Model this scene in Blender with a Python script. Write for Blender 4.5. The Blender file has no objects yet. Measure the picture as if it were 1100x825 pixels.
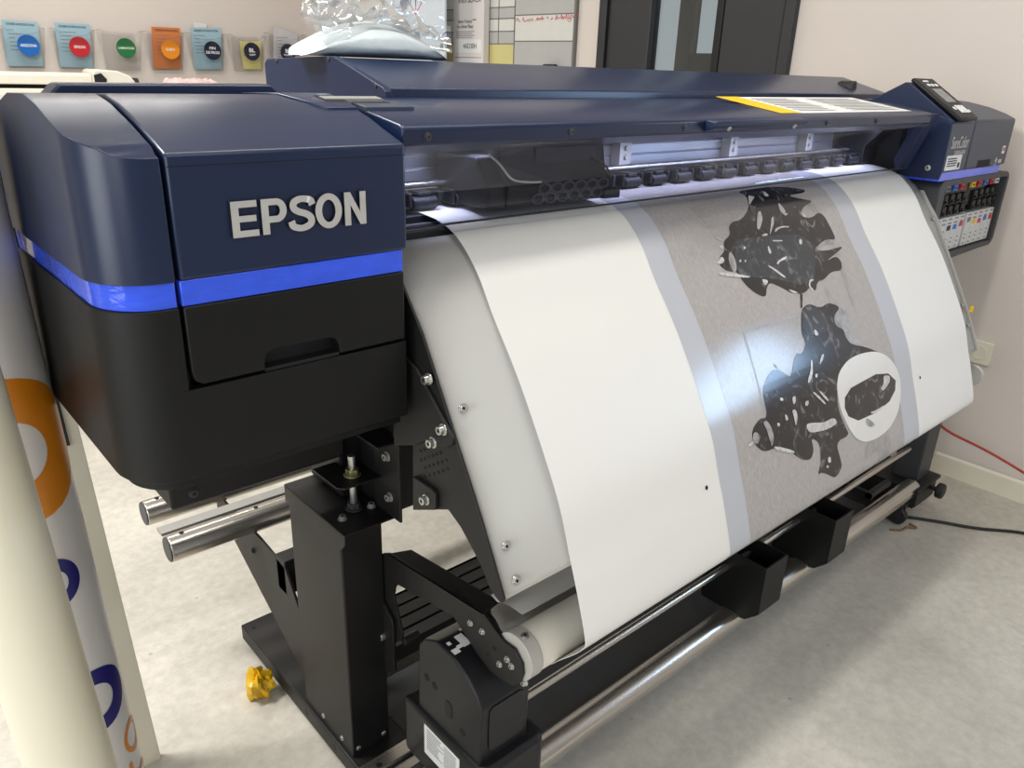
import bpy, bmesh, math, random
from mathutils import Vector, Matrix
from mathutils.geometry import tessellate_polygon
random.seed(7)
S = bpy.context.scene
COL = S.collection
PI = math.pi
# ------------------------------------------------------------------ measured outlines (metres)
SP=[(1.06, 1.128), (1.0, 1.1265), (0.955, 1.123), (0.914, 1.113), (0.88, 1.092), (0.845, 1.056), (0.81, 1.004), (0.756, 0.932), (0.703, 0.848), (0.657, 0.765), (0.629, 0.69), (0.609, 0.637), (0.588, 0.571), (0.592, 0.552), (0.606, 0.533), (0.637, 0.5), (0.66, 0.476), (0.7, 0.462), (0.745, 0.465), (0.785, 0.477), (0.8, 0.497), (0.787, 0.518), (0.758, 0.531), (0.722, 0.534)]
G={'arm': [(1.0408, 0.5024), (1.0185, 0.5144), (0.7483, 0.5495), (0.7007, 0.5267), (0.6751, 0.528), (0.6574, 0.5119), (0.6544, 0.4945), (0.6596, 0.4746), (0.6758, 0.4573), (0.6953, 0.4523), (0.7291, 0.4487), (0.7599, 0.4593), (0.8267, 0.4951), (0.9935, 0.4615), (1.0032, 0.4476), (1.0073, 0.4265), (0.9822, 0.3615), (0.983, 0.3416), (1.0123, 0.3155), (1.0532, 0.2837)], 'armbolts': [(0.7795, 0.5114), (0.7496, 0.5139), (0.7209, 0.4997), (0.7351, 0.4775), (0.7063, 0.4789), (0.6889, 0.5003), (0.6788, 0.4942), (0.6791, 0.4805)], 'side': [(0.8564, 1.068), (0.829, 1.0317), (0.8059, 1.0025), (0.7667, 0.9349), (0.7256, 0.8641), (0.701, 0.8228), (0.6753, 0.7779), (0.6496, 0.7287), (0.6248, 0.6804), (0.6264, 0.6748), (0.6339, 0.6718), (0.6438, 0.6765), (0.6558, 0.6847), (0.6703, 0.7038), (0.6929, 0.7247), (0.7201, 0.7468), (0.7478, 0.7603), (0.8352, 0.7182), (0.8321, 0.8345), (0.8833, 0.8205), (0.8724, 1.0646)], 'sideplate2': [(0.8692, 0.967), (0.8283, 0.9571), (0.8151, 0.9529), (0.7334, 0.8804), (0.7353, 0.8686), (0.7477, 0.8595), (0.771, 0.8516), (0.7861, 0.8599), (0.8226, 0.8339), (0.8761, 0.8125)], 'sidebolts': [(0.7864, 0.9476), (0.7533, 0.8857), (0.7768, 0.857)], 'lug': [(0.8263, 0.7825), (0.7804, 0.7816), (0.7716, 0.7766), (0.7717, 0.7522), (0.8278, 0.7253)], 'lugbolt': [(0.7937, 0.7594)], 'wb': [(3.5165, 1.667), (2.8497, 1.6439), (3.2784, 1.6289), (3.4016, 1.6195), (3.5154, 1.6315), (3.5138, 1.5747), (3.2757, 1.5731), (3.512, 1.5146), (3.2727, 1.5146), (3.5103, 1.453), (3.2698, 1.4554), (3.5076, 1.3629), (3.2652, 1.3622), (3.276, 1.5804), (2.8448, 1.5884), (3.2699, 1.4572), (2.8342, 1.4669), (2.825, 1.3611)], 'door': [(2.6915, 1.6395), (2.6634, 1.3644), (2.3844, 1.6288), (2.0415, 1.6169), (1.6897, 1.6047), (1.6925, 1.3522), (2.6265, 1.4836), (1.7276, 1.4792), (2.0155, 1.4806), (2.3195, 1.4821), (2.2447, 1.4817), (2.1721, 1.4814), (2.046, 1.6171), (2.1632, 1.4205)], 'pk': [(1.0007, 1.4603), (1.0102, 1.2483), (1.1831, 1.2526), (1.2095, 1.4716), (1.2495, 1.4737), (1.2683, 1.253), (1.4534, 1.2549), (1.479, 1.4692), (1.5071, 1.4749), (1.5306, 1.248), (1.7242, 1.248), (1.7527, 1.479), (1.7711, 1.4799), (1.7997, 1.2542), (1.9863, 1.2632), (2.0095, 1.4831), (2.0389, 1.4846), (2.0755, 1.2606), (2.261, 1.2648), (2.2755, 1.4871), (2.312, 1.4889), (2.3456, 1.2619), (2.5384, 1.2712), (2.5645, 1.4868), (2.5826, 1.5021), (2.6138, 1.2929), (2.8479, 1.2988), (2.8829, 1.5218)], 'pp': [(1.0118, 1.5002), (1.0002, 1.2562), (1.1846, 1.261), (1.1908, 1.4987), (1.2783, 1.5013), (1.2734, 1.259), (1.4541, 1.2593), (1.4673, 1.5021), (1.8283, 1.5092), (1.813, 1.2636), (1.9869, 1.2678), (2.0061, 1.5099), (2.0724, 1.5179), (2.076, 1.2653), (2.2595, 1.2696), (2.2745, 1.5241), (2.3977, 1.4505), (2.4116, 1.2732), (2.5389, 1.2762), (2.5506, 1.4573), (2.6492, 1.5585), (2.631, 1.2933), (2.818, 1.298), (2.8292, 1.5142), (2.1061, 1.5513), (2.105, 1.5015), (2.1906, 1.5059), (2.1904, 1.5471)], 'disc': [(1.0904, 1.3705), (1.1466, 1.3728), (1.3595, 1.3732), (1.4156, 1.3754), (1.6227, 1.3767), (1.6802, 1.3789), (1.8923, 1.3791), (1.948, 1.3813), (2.1645, 1.383), (2.2209, 1.3851), (2.4373, 1.3874), (2.4941, 1.3895), (2.7053, 1.3903), (2.7633, 1.3923)], 'bagout': [(0.6504, 1.404), (0.6444, 1.4106), (0.6765, 1.3515), (0.7055, 1.3423), (0.7599, 1.3425), (0.8673, 1.3443), (0.9522, 1.3453), (0.97, 1.3868)]}
ART=[('patch', [(1.2371, 0.1783), (1.254, 0.2252), (1.3258, 0.223), (1.4224, 0.1956), (1.4338, 0.1454), (1.3391, 0.1333), (1.289, 0.1318)]), ('patch', [(1.2314, 0.4324), (1.429, 0.4342), (1.409, 0.4804), (1.3204, 0.5354), (1.2381, 0.5431), (1.221, 0.5865), (1.21, 0.5339)]), ('line', [(1.2389, 0.1764), (1.2552, 0.2236), (1.3271, 0.2214), (1.325, 0.224), (1.2518, 0.2267), (1.2349, 0.1806)]), ('line', [(1.2314, 0.4324), (1.429, 0.4342), (1.4274, 0.4366), (1.2352, 0.4356), (1.2214, 0.5961), (1.2172, 0.5856)]), ('line', [(1.6376, 0.1503), (1.6619, 0.1949), (1.6713, 0.242), (1.6852, 0.3085), (1.6648, 0.3909), (1.6548, 0.4634), (1.6419, 0.4611), (1.6468, 0.3956), (1.6661, 0.31), (1.6523, 0.2439), (1.6409, 0.2017), (1.6162, 0.1657)]), ('line', [(1.5731, 0.4013), (1.5835, 0.4313), (1.6108, 0.5209), (1.674, 0.5678), (1.6524, 0.5644), (1.5863, 0.5243), (1.5609, 0.4331), (1.559, 0.399)]), ('line', [(1.5658, 0.7525), (1.6646, 0.7352), (1.6823, 0.763), (1.6755, 0.8143), (1.6329, 0.8183), (1.6193, 0.7736), (1.5602, 0.7786)]), ('dark', [(1.4338, 0.1454), (1.5059, 0.1444), (1.5568, 0.1433), (1.6104, 0.1507), (1.6785, 0.1699), (1.6549, 0.1776), (1.588, 0.1779), (1.6255, 0.1912), (1.674, 0.2028), (1.6167, 0.2121), (1.5841, 0.2329), (1.6225, 0.2427), (1.6762, 0.2285), (1.6907, 0.2784), (1.6911, 0.3014), (1.6536, 0.295), (1.6127, 0.3032), (1.5908, 0.3135), (1.6323, 0.321), (1.7052, 0.3189), (1.6925, 0.3251), (1.6056, 0.3441), (1.661, 0.3365), (1.6711, 0.3535), (1.6549, 0.3723), (1.613, 0.3679), (1.568, 0.3814), (1.5418, 0.3809), (1.5203, 0.4008), (1.5124, 0.3852), (1.4781, 0.3973), (1.434, 0.3899), (1.414, 0.3762), (1.3976, 0.3666), (1.3765, 0.3563), (1.3594, 0.3638), (1.3427, 0.383), (1.3196, 0.3723), (1.3003, 0.354), (1.2921, 0.336), (1.2887, 0.3187), (1.2604, 0.3144), (1.2452, 0.299), (1.2544, 0.2842), (1.2783, 0.2744), (1.2841, 0.2558), (1.314, 0.2461), (1.3206, 0.2296), (1.3397, 0.2192), (1.3725, 0.2193), (1.4224, 0.1956), (1.4474, 0.162)]), ('slate', [(1.3229, 0.2572), (1.3938, 0.2589), (1.4725, 0.2646), (1.5492, 0.2716), (1.5846, 0.2959), (1.5752, 0.3322), (1.5365, 0.371), (1.4729, 0.3789), (1.4258, 0.3607), (1.3682, 0.3446), (1.2943, 0.3329), (1.2924, 0.3059)]), ('white', [(1.2661, 0.2437), (1.2836, 0.2524), (1.2852, 0.2565), (1.2661, 0.249)]), ('white', [(1.2364, 0.2929), (1.247, 0.2922), (1.2601, 0.2833), (1.2669, 0.2891), (1.2611, 0.2964), (1.2461, 0.2975)]), ('white', [(1.2345, 0.3111), (1.3212, 0.3331), (1.3187, 0.3378), (1.2315, 0.3191)]), ('white', [(1.2667, 0.2633), (1.2787, 0.2622), (1.2744, 0.2714), (1.2656, 0.267)]), ('white', [(1.4382, 0.2093), (1.4539, 0.2051), (1.4445, 0.2254), (1.4118, 0.2489), (1.4097, 0.2398)]), ('white', [(1.5332, 0.1927), (1.5385, 0.1997), (1.5404, 0.2144), (1.535, 0.2229), (1.5486, 0.2205), (1.5323, 0.2273), (1.5257, 0.2235), (1.5209, 0.2111)]), ('white', [(1.4739, 0.2489), (1.5024, 0.2474), (1.525, 0.2509), (1.5231, 0.2536), (1.5013, 0.2508), (1.4801, 0.2531), (1.4644, 0.2584)]), ('white', [(1.4463, 0.2726), (1.4828, 0.277), (1.4811, 0.2796), (1.4447, 0.2752)]), ('white', [(1.4221, 0.2827), (1.4265, 0.2833), (1.4266, 0.2979), (1.419, 0.3003), (1.4178, 0.2918)]), ('white', [(1.4276, 0.3203), (1.454, 0.3133), (1.4765, 0.3117), (1.467, 0.3176), (1.4396, 0.3202), (1.4293, 0.3258)]), ('white', [(1.3924, 0.3204), (1.4056, 0.3259), (1.422, 0.3389), (1.4376, 0.3548), (1.4302, 0.3551), (1.4128, 0.3393)]), ('white', [(1.5166, 0.3715), (1.531, 0.3738), (1.5307, 0.3766), (1.5176, 0.3767), (1.5079, 0.3845), (1.515, 0.3992), (1.5071, 0.3968), (1.5022, 0.3836)]), ('white', [(1.4269, 0.3791), (1.4435, 0.3853), (1.4574, 0.3931), (1.4398, 0.3902), (1.4313, 0.3853)]), ('white', [(1.4535, 0.1627), (1.4625, 0.1664), (1.4704, 0.1698), (1.453, 0.1773), (1.428, 0.1899), (1.4395, 0.1758)]), ('white', [(1.5168, 0.1567), (1.5225, 0.1603), (1.5209, 0.1731), (1.5085, 0.1732), (1.5057, 0.1679)]), ('white', [(1.4757, 0.2258), (1.486, 0.2223), (1.4777, 0.2366), (1.4565, 0.2522), (1.4431, 0.2618), (1.4543, 0.2484)]), ('white', [(1.5431, 0.2835), (1.5521, 0.2817), (1.552, 0.2911), (1.5426, 0.2951), (1.5385, 0.292)]), ('white', [(1.3408, 0.2742), (1.3469, 0.2733), (1.3461, 0.2782), (1.3397, 0.2797)]), ('white', [(1.3112, 0.2979), (1.3179, 0.2975), (1.3151, 0.3024), (1.3089, 0.3029)]), ('white', [(1.3272, 0.3007), (1.333, 0.3002), (1.3299, 0.3045), (1.3251, 0.3052)]), ('white', [(1.3533, 0.3457), (1.3684, 0.3481), (1.3725, 0.3539), (1.3555, 0.3615)]), ('white', [(1.5952, 0.2241), (1.6039, 0.2291), (1.6059, 0.2383), (1.5959, 0.236)]), ('white', [(1.4109, 0.2591), (1.4306, 0.2556), (1.4401, 0.2591), (1.4265, 0.262)]), ('light', [(1.2886, 0.279), (1.2963, 0.2794), (1.3001, 0.2904), (1.2973, 0.3049), (1.2878, 0.3185), (1.2781, 0.3187), (1.2759, 0.3084), (1.2783, 0.2939)]), ('light', [(1.5918, 0.308), (1.6068, 0.3062), (1.6261, 0.2992), (1.6528, 0.296), (1.6905, 0.3021), (1.6612, 0.3074), (1.6313, 0.3055), (1.6088, 0.3121)]), ('dark', [(1.4625, 0.393), (1.4703, 0.3977), (1.4509, 0.4238), (1.4443, 0.4226)]), ('dark', [(1.4439, 0.4262), (1.4784, 0.4188), (1.5167, 0.4365), (1.5532, 0.429), (1.594, 0.4473), (1.5532, 0.4596), (1.5496, 0.481), (1.5734, 0.4939), (1.5733, 0.5106), (1.5831, 0.5292), (1.6399, 0.5465), (1.6955, 0.5723), (1.7097, 0.5925), (1.6212, 0.579), (1.5337, 0.5761), (1.489, 0.5925), (1.4749, 0.6363), (1.4958, 0.6895), (1.5057, 0.7082), (1.4478, 0.7079), (1.4578, 0.7478), (1.4591, 0.7642), (1.4301, 0.7791), (1.3941, 0.7573), (1.3763, 0.7491), (1.364, 0.7515), (1.3812, 0.73), (1.3879, 0.6909), (1.36, 0.6729), (1.3629, 0.699), (1.3467, 0.7145), (1.3122, 0.7042), (1.2767, 0.674), (1.2377, 0.6578), (1.1962, 0.6553), (1.1697, 0.6312), (1.1684, 0.6076), (1.1981, 0.5923), (1.2252, 0.5971), (1.2271, 0.5643), (1.2344, 0.5422), (1.2674, 0.5208), (1.2954, 0.5173), (1.3204, 0.5354), (1.3327, 0.5458), (1.3712, 0.5036), (1.3948, 0.5112), (1.4202, 0.4931), (1.4148, 0.4711)]), ('slate', [(1.4466, 0.4294), (1.4767, 0.4212), (1.5105, 0.4381), (1.5252, 0.4545), (1.5152, 0.4854), (1.4376, 0.4809), (1.4275, 0.4631)]), ('light', [(1.5532, 0.4596), (1.5989, 0.4481), (1.6147, 0.4651), (1.5895, 0.511), (1.5717, 0.4964), (1.5607, 0.4804)]), ('oval', [(1.6658, 0.5615), (1.716, 0.5795), (1.7517, 0.613), (1.7681, 0.6457), (1.7585, 0.6843), (1.7317, 0.7184), (1.6876, 0.7415), (1.6251, 0.7482), (1.5684, 0.7422), (1.5288, 0.7228), (1.5056, 0.6921), (1.4834, 0.6438), (1.4823, 0.6014), (1.5027, 0.5744), (1.5491, 0.5578), (1.6004, 0.5551)]), ('dark', [(1.5084, 0.6288), (1.5394, 0.6149), (1.6541, 0.6113), (1.7112, 0.6224), (1.7425, 0.6456), (1.7339, 0.6667), (1.699, 0.6842), (1.6296, 0.6921), (1.5505, 0.689), (1.5131, 0.67), (1.5033, 0.6488)]), ('white', [(1.3497, 0.6423), (1.3726, 0.6459), (1.4136, 0.6569), (1.4542, 0.6562), (1.4672, 0.6712), (1.4385, 0.6739), (1.409, 0.6721), (1.3583, 0.6633), (1.3491, 0.6522)]), ('white', [(1.6869, 0.6215), (1.7158, 0.628), (1.7161, 0.6407), (1.6912, 0.6509), (1.6758, 0.654), (1.6658, 0.646), (1.6841, 0.6407)]), ('white', [(1.2307, 0.652), (1.2928, 0.6796), (1.294, 0.6869), (1.2304, 0.6596)]), ('white', [(1.1481, 0.6283), (1.1675, 0.6245), (1.1682, 0.6308), (1.1551, 0.6321)]), ('white', [(1.2771, 0.5719), (1.2873, 0.5745), (1.2849, 0.5797), (1.276, 0.578)]), ('white', [(1.2512, 0.6135), (1.2606, 0.617), (1.2572, 0.6229), (1.2504, 0.6196)]), ('white', [(1.2812, 0.6045), (1.2883, 0.6098), (1.29, 0.619), (1.2798, 0.6173)]), ('white', [(1.4617, 0.4739), (1.4694, 0.4743), (1.4752, 0.4872), (1.4589, 0.4861)]), ('white', [(1.3901, 0.5896), (1.3971, 0.5888), (1.4329, 0.6217), (1.4265, 0.6231)]), ('white', [(1.4131, 0.5927), (1.4208, 0.593), (1.4459, 0.6187), (1.4386, 0.6195)]), ('white', [(1.4163, 0.5263), (1.4218, 0.5301), (1.4067, 0.5578), (1.3846, 0.5706), (1.3839, 0.5628), (1.405, 0.5471)]), ('white', [(1.4158, 0.5573), (1.4261, 0.5581), (1.4213, 0.5653), (1.4129, 0.5644)]), ('white', [(1.4068, 0.7273), (1.4194, 0.729), (1.4182, 0.7412), (1.4068, 0.7388)]), ('white', [(1.3981, 0.7413), (1.4074, 0.7442), (1.4061, 0.749), (1.3977, 0.7464)]), ('white', [(1.3576, 0.5993), (1.3714, 0.6002), (1.3666, 0.6091), (1.3555, 0.6083)]), ('white', [(1.3161, 0.5816), (1.3288, 0.5798), (1.3264, 0.5916), (1.3155, 0.5962)]), ('white', [(1.3073, 0.6039), (1.3189, 0.6045), (1.3237, 0.618), (1.3115, 0.6395), (1.3097, 0.6193)]), ('white', [(1.6029, 0.6852), (1.6314, 0.6869), (1.6751, 0.6856), (1.6662, 0.6902), (1.618, 0.6918)]), ('white', [(1.458, 0.5274), (1.471, 0.5259), (1.4576, 0.5379), (1.4398, 0.5445)]), ('white', [(1.29, 0.5086), (1.2959, 0.5075), (1.3037, 0.5182), (1.298, 0.5189)]), ('light', [(1.1707, 0.6129), (1.1792, 0.6115), (1.188, 0.6177), (1.1886, 0.6272), (1.181, 0.6344), (1.1712, 0.6316), (1.1676, 0.6213)]), ('light', [(1.2069, 0.6017), (1.2198, 0.6004), (1.2312, 0.6177), (1.2344, 0.6377), (1.2235, 0.6537), (1.219, 0.6381), (1.2144, 0.6179)]), ('light', [(1.5835, 0.6912), (1.6029, 0.7018), (1.6214, 0.7179), (1.5928, 0.7158), (1.5792, 0.7038)])]

# ------------------------------------------------------------------ materials
def srgb(r, g, b):
    f = lambda c: (c/255/12.92) if c/255 <= .04045 else ((c/255+.055)/1.055)**2.4
    return (f(r), f(g), f(b), 1)
def mat(name, col, rough=.5, metal=0, spec=.5, noise=0, scale=20, bump=0, bscale=200, coat=0, rnoise=0, stretch=None, emit=0):
    m = bpy.data.materials.new(name); m.use_nodes = True
    nt = m.node_tree; b = nt.nodes['Principled BSDF']
    b.inputs['Base Color'].default_value = col; b.inputs['Roughness'].default_value = rough
    b.inputs['Metallic'].default_value = metal; b.inputs['Specular IOR Level'].default_value = spec
    b.inputs['Coat Weight'].default_value = coat
    if emit:
        b.inputs['Emission Color'].default_value = col; b.inputs['Emission Strength'].default_value = emit
    tc = nt.nodes.new('ShaderNodeTexCoord'); mp = nt.nodes.new('ShaderNodeMapping')
    nt.links.new(tc.outputs['Object'], mp.inputs['Vector'])
    if stretch: mp.inputs['Scale'].default_value = stretch
    if noise or rnoise:
        n = nt.nodes.new('ShaderNodeTexNoise'); n.inputs['Scale'].default_value = scale; n.inputs['Detail'].default_value = 5
        nt.links.new(mp.outputs[0], n.inputs['Vector'])
        if noise:
            mr = nt.nodes.new('ShaderNodeMapRange'); mr.inputs[1].default_value = .3; mr.inputs[2].default_value = .7
            mr.inputs[3].default_value = 1-noise; mr.inputs[4].default_value = 1+noise
            nt.links.new(n.outputs['Fac'], mr.inputs[0])
            mx = nt.nodes.new('ShaderNodeMix'); mx.data_type = 'RGBA'; mx.blend_type = 'MULTIPLY'; mx.inputs[0].default_value = 1
            mx.inputs[6].default_value = col; nt.links.new(mr.outputs[0], mx.inputs[7]); nt.links.new(mx.outputs[2], b.inputs['Base Color'])
        if rnoise:
            mr = nt.nodes.new('ShaderNodeMapRange'); mr.inputs[1].default_value = .15; mr.inputs[2].default_value = .85
            mr.inputs[3].default_value = max(0, rough-rnoise); mr.inputs[4].default_value = rough+rnoise
            nt.links.new(n.outputs['Fac'], mr.inputs[0]); nt.links.new(mr.outputs[0], b.inputs['Roughness'])
    if bump:
        n2 = nt.nodes.new('ShaderNodeTexNoise'); n2.inputs['Scale'].default_value = bscale; n2.inputs['Detail'].default_value = 3
        nt.links.new(mp.outputs[0], n2.inputs['Vector'])
        bp = nt.nodes.new('ShaderNodeBump'); bp.inputs['Strength'].default_value = bump; bp.inputs['Distance'].default_value = .002
        nt.links.new(n2.outputs['Fac'], bp.inputs['Height']); nt.links.new(bp.outputs[0], b.inputs['Normal'])
    return m
def clear(name, tint, gloss=.12, rough=.03, bump=0, bscale=30, haze=0, hazecol=(1, 1, 1, 1), fr_=.8):
    m = bpy.data.materials.new(name); m.use_nodes = True
    nt = m.node_tree; nt.nodes.clear()
    o = nt.nodes.new('ShaderNodeOutputMaterial'); t = nt.nodes.new('ShaderNodeBsdfTransparent'); t.inputs[0].default_value = tint
    g = nt.nodes.new('ShaderNodeBsdfGlossy'); g.inputs['Roughness'].default_value = rough
    mx = nt.nodes.new('ShaderNodeMixShader'); fr = nt.nodes.new('ShaderNodeFresnel'); fr.inputs['IOR'].default_value = 1.45
    ad = nt.nodes.new('ShaderNodeMath'); ad.operation = 'MULTIPLY_ADD'; ad.inputs[1].default_value = fr_; ad.inputs[2].default_value = gloss
    ad.use_clamp = True
    nt.links.new(fr.outputs[0], ad.inputs[0]); nt.links.new(ad.outputs[0], mx.inputs[0])
    src = t.outputs[0]
    if haze:
        d = nt.nodes.new('ShaderNodeBsdfDiffuse'); d.inputs[0].default_value = hazecol
        m2 = nt.nodes.new('ShaderNodeMixShader'); m2.inputs[0].default_value = haze
        nt.links.new(t.outputs[0], m2.inputs[1]); nt.links.new(d.outputs[0], m2.inputs[2]); src = m2.outputs[0]
    nt.links.new(src, mx.inputs[1]); nt.links.new(g.outputs[0], mx.inputs[2]); nt.links.new(mx.outputs[0], o.inputs[0])
    if bump:
        tc = nt.nodes.new('ShaderNodeTexCoord')
        n = nt.nodes.new('ShaderNodeTexNoise'); n.inputs['Scale'].default_value = bscale; n.inputs['Detail'].default_value = 4
        nt.links.new(tc.outputs['Object'], n.inputs['Vector'])
        b = nt.nodes.new('ShaderNodeBump'); b.inputs['Strength'].default_value = bump; b.inputs['Distance'].default_value = .02
        nt.links.new(n.outputs['Fac'], b.inputs['Height']); nt.links.new(b.outputs[0], g.inputs['Normal'])
        nt.links.new(b.outputs[0], fr.inputs['Normal'])
    return m
M = {}
M['navy'] = mat('navy_paint', srgb(20, 34, 65), .29, .0, .52, noise=.06, scale=7, bump=.06, bscale=900)
M['navyd'] = mat('navy_paint_side', srgb(20, 34, 65), .42, .0, .45, noise=.04, scale=8, bump=.08, bscale=900)
M['slateblue'] = mat('slate_blue_paint', srgb(58, 65, 80), .42, .1, .5, noise=.04, scale=8, bump=.06, bscale=900)  # navy paint with the white wall's reflection greyed into its colour
M['black'] = mat('black_plastic', srgb(18, 18, 18), .45, 0, .28, noise=.06, scale=9, bump=.10, bscale=1100)
M['powder'] = mat('black_powder_coat', srgb(24, 23, 23), .5, 0, .42, noise=.06, scale=12, bump=.12, bscale=900)
M['deep'] = mat('dark_interior', srgb(14, 14, 16), .6, noise=.1, scale=20)
M['gap'] = mat('shadow_gap_black', srgb(6, 6, 7), .8, noise=.1)
M['motor'] = mat('charcoal_plastic', srgb(23, 24, 27), .38, 0, .35, noise=.05, scale=10, bump=.08, bscale=900)
M['blue'] = mat('blue_translucent_strip', srgb(50, 90, 236), .14, 0, .6, noise=.10, scale=30, bump=.5, bscale=45, coat=.5, stretch=(1, 1, 2.2))
M['silver'] = mat('brushed_silver', srgb(188, 186, 180), .5, .25, .4, noise=.03, scale=5, bump=.03, bscale=600)
M['tube'] = mat('brushed_steel_tube', srgb(196, 192, 186), .27, .95, .5, noise=.12, scale=12, stretch=(.4, 30, 30))
M['alu'] = mat('bare_aluminium', srgb(190, 192, 198), .35, .8, .5, noise=.06, scale=14)
M['bolt'] = mat('zinc_bolt', srgb(205, 205, 200), .28, .9, .5, noise=.1, scale=60)
M['brass'] = mat('yellow_zinc_nut', srgb(205, 198, 150), .3, .85, .5, noise=.1, scale=60)
M['letter'] = mat('silver_letter', srgb(196, 194, 190), .4, .35, .5, noise=.05, scale=60)
M['white'] = mat('white_label', srgb(226, 226, 224), .55, noise=.03, scale=40)
M['ink'] = mat('black_print', srgb(30, 30, 34), .6, noise=.1, scale=80)
M['grey'] = mat('grey_print', srgb(120, 120, 124), .6, noise=.1, scale=80)
M['yellow'] = mat('yellow_label', srgb(240, 190, 10), .5, noise=.04, scale=60)
M['red'] = mat('red_print', srgb(200, 40, 45), .5, noise=.04, scale=60)
M['cyan'] = mat('cyan_print', srgb(50, 110, 200), .5, noise=.04, scale=60)
M['paper'] = mat('white_banner_paper', srgb(231, 229, 224), .42, 0, .4, noise=.012, scale=3)
M['sheen'] = mat('pale_blue_paper', srgb(196, 210, 226), .35, 0, .5, noise=.03, scale=6)
M['margin'] = mat('print_margin_grey', srgb(186, 188, 195), .17, 0, .5, noise=.02, scale=8)
M['photo'] = mat('print_photo_grey', srgb(170, 165, 163), .17, 0, .5, noise=.10, scale=260, stretch=(1, .35, .35))
M['patch'] = mat('print_patch_grey', srgb(164, 159, 157), .17, 0, .5, noise=.12, scale=220)
M['line'] = mat('print_line_grey', srgb(158, 154, 152), .3, 0, .5, noise=.15, scale=60)
M['pdark'] = mat('print_black', srgb(38, 35, 38), .22, 0, .5, noise=.6, scale=48)
def folds(name, c0, c1, c2, sc, dist):
    m = mat(name, c0, .16, 0, .5, noise=.01); nt = m.node_tree; b = nt.nodes['Principled BSDF']
    tc = nt.nodes.new('ShaderNodeTexCoord'); n = nt.nodes.new('ShaderNodeTexNoise'); n.inputs['Scale'].default_value = sc; n.inputs['Detail'].default_value = 6
    n.inputs['Distortion'].default_value = dist; nt.links.new(tc.outputs['Object'], n.inputs['Vector'])
    r = nt.nodes.new('ShaderNodeValToRGB'); e = r.color_ramp.elements
    e[0].position = .50; e[0].color = c0; e[1].position = .60; e[1].color = c1; k = e.new(.70); k.color = c2
    nt.links.new(n.outputs['Fac'], r.inputs[0]); nt.links.new(r.outputs[0], b.inputs['Base Color']); return m
M['pslate'] = mat('print_slate', srgb(60, 64, 71), .22, 0, .5, noise=.45, scale=55)
M['pdark'] = folds('print_black', srgb(30, 28, 31), srgb(52, 50, 54), srgb(112, 110, 112), 30, 1.6)
M['pslate'] = folds('print_slate', srgb(50, 54, 60), srgb(68, 72, 78), srgb(120, 122, 126), 34, 1.6)  # grey of the print, with part of its glossy reflection coloured in
M['plight'] = mat('print_light_grey', srgb(150, 148, 148), .28, 0, .5, noise=.4, scale=60)
M['pwhite'] = mat('print_white', srgb(198, 196, 195), .3, 0, .5, noise=.25, scale=120)
M['poval'] = mat('print_oval_white', srgb(224, 222, 218), .3, 0, .5, noise=.02, scale=30)
M['wall'] = mat('painted_wall', srgb(214, 205, 198), .85, noise=.015, scale=2, bump=.06, bscale=220)
M['ceil'] = mat('ceiling_paint', srgb(236, 234, 230), .9, noise=.02, scale=3)
M['skirt'] = mat('cream_skirting', srgb(226, 220, 202), .5, noise=.02, scale=5)
M['door'] = mat('anthracite_door', srgb(46, 47, 50), .5, .0, noise=.04, scale=7)
M['glass'] = clear('door_glass', (.92, .97, .97, 1), .03)
M['window'] = clear('tinted_window', (.92, .92, .965, 1), .004, .03, bump=.03, bscale=5, fr_=.12)
M['acrylic'] = clear('clear_acrylic', (.985, .985, .985, 1), .0, .10, fr_=.3)
M['film'] = clear('crumpled_film', (.965, .97, .97, 1), .03, .09, bump=.35, bscale=11, haze=.16, hazecol=(.9, .93, .93, 1))
M['pouch'] = mat('pale_plastic_pouch', srgb(196, 206, 209), .42, 0, .4, noise=.04, scale=25, bump=1, bscale=40)
M['cream'] = mat('cream_vinyl_roll', srgb(228, 222, 200), .38, 0, .5, noise=.015, scale=3)
M['tubew'] = mat('white_tube_sleeve', srgb(220, 219, 220), .3, 0, .5, noise=.02, scale=4)
M['orange'] = mat('orange_print', srgb(214, 130, 18), .35, noise=.04, scale=20)
M['navyink'] = mat('deep_blue_print', srgb(22, 18, 112), .35, noise=.06, scale=20)
M['board'] = mat('cream_board', srgb(222, 216, 198), .5, noise=.02, scale=10)
M['crumple'] = mat('yellow_plastic', srgb(228, 182, 20), .35, 0, .5, noise=.12, scale=30, bump=.6, bscale=60)
M['cord'] = mat('black_rubber', srgb(24, 24, 25), .5, noise=.1, scale=30)
M['redcord'] = mat('red_rubber', srgb(168, 48, 34), .45, noise=.08, scale=30)
M['bluepaper'] = mat('pale_blue_sheet', srgb(158, 190, 204), .7, noise=.02, scale=20)
M['orangepaper'] = mat('orange_sheet', srgb(205, 122, 66), .7, noise=.02, scale=20)
M['yellowpaper'] = mat('pale_yellow_sheet', srgb(222, 214, 140), .7, noise=.02, scale=20)
M['greypaper'] = mat('grey_white_sheet', srgb(204, 202, 206), .7, noise=.05, scale=20)
M['dblue'] = mat('disc_blue', srgb(10, 100, 185), .5, noise=.02); M['dred'] = mat('disc_red', srgb(190, 28, 38), .5, noise=.02)
M['dgreen'] = mat('disc_green', srgb(24, 112, 58), .5, noise=.02); M['dorange'] = mat('disc_orange', srgb(230, 140, 10), .5, noise=.02)
M['dnavy'] = mat('disc_navy', srgb(16, 24, 54), .5, noise=.02)
M['machine'] = mat('ivory_machine', srgb(232, 228, 214), .45, noise=.02, scale=8)
M['pink'] = mat('pink_white_packet', srgb(232, 200, 196), .5, noise=.2, scale=18)
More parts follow.
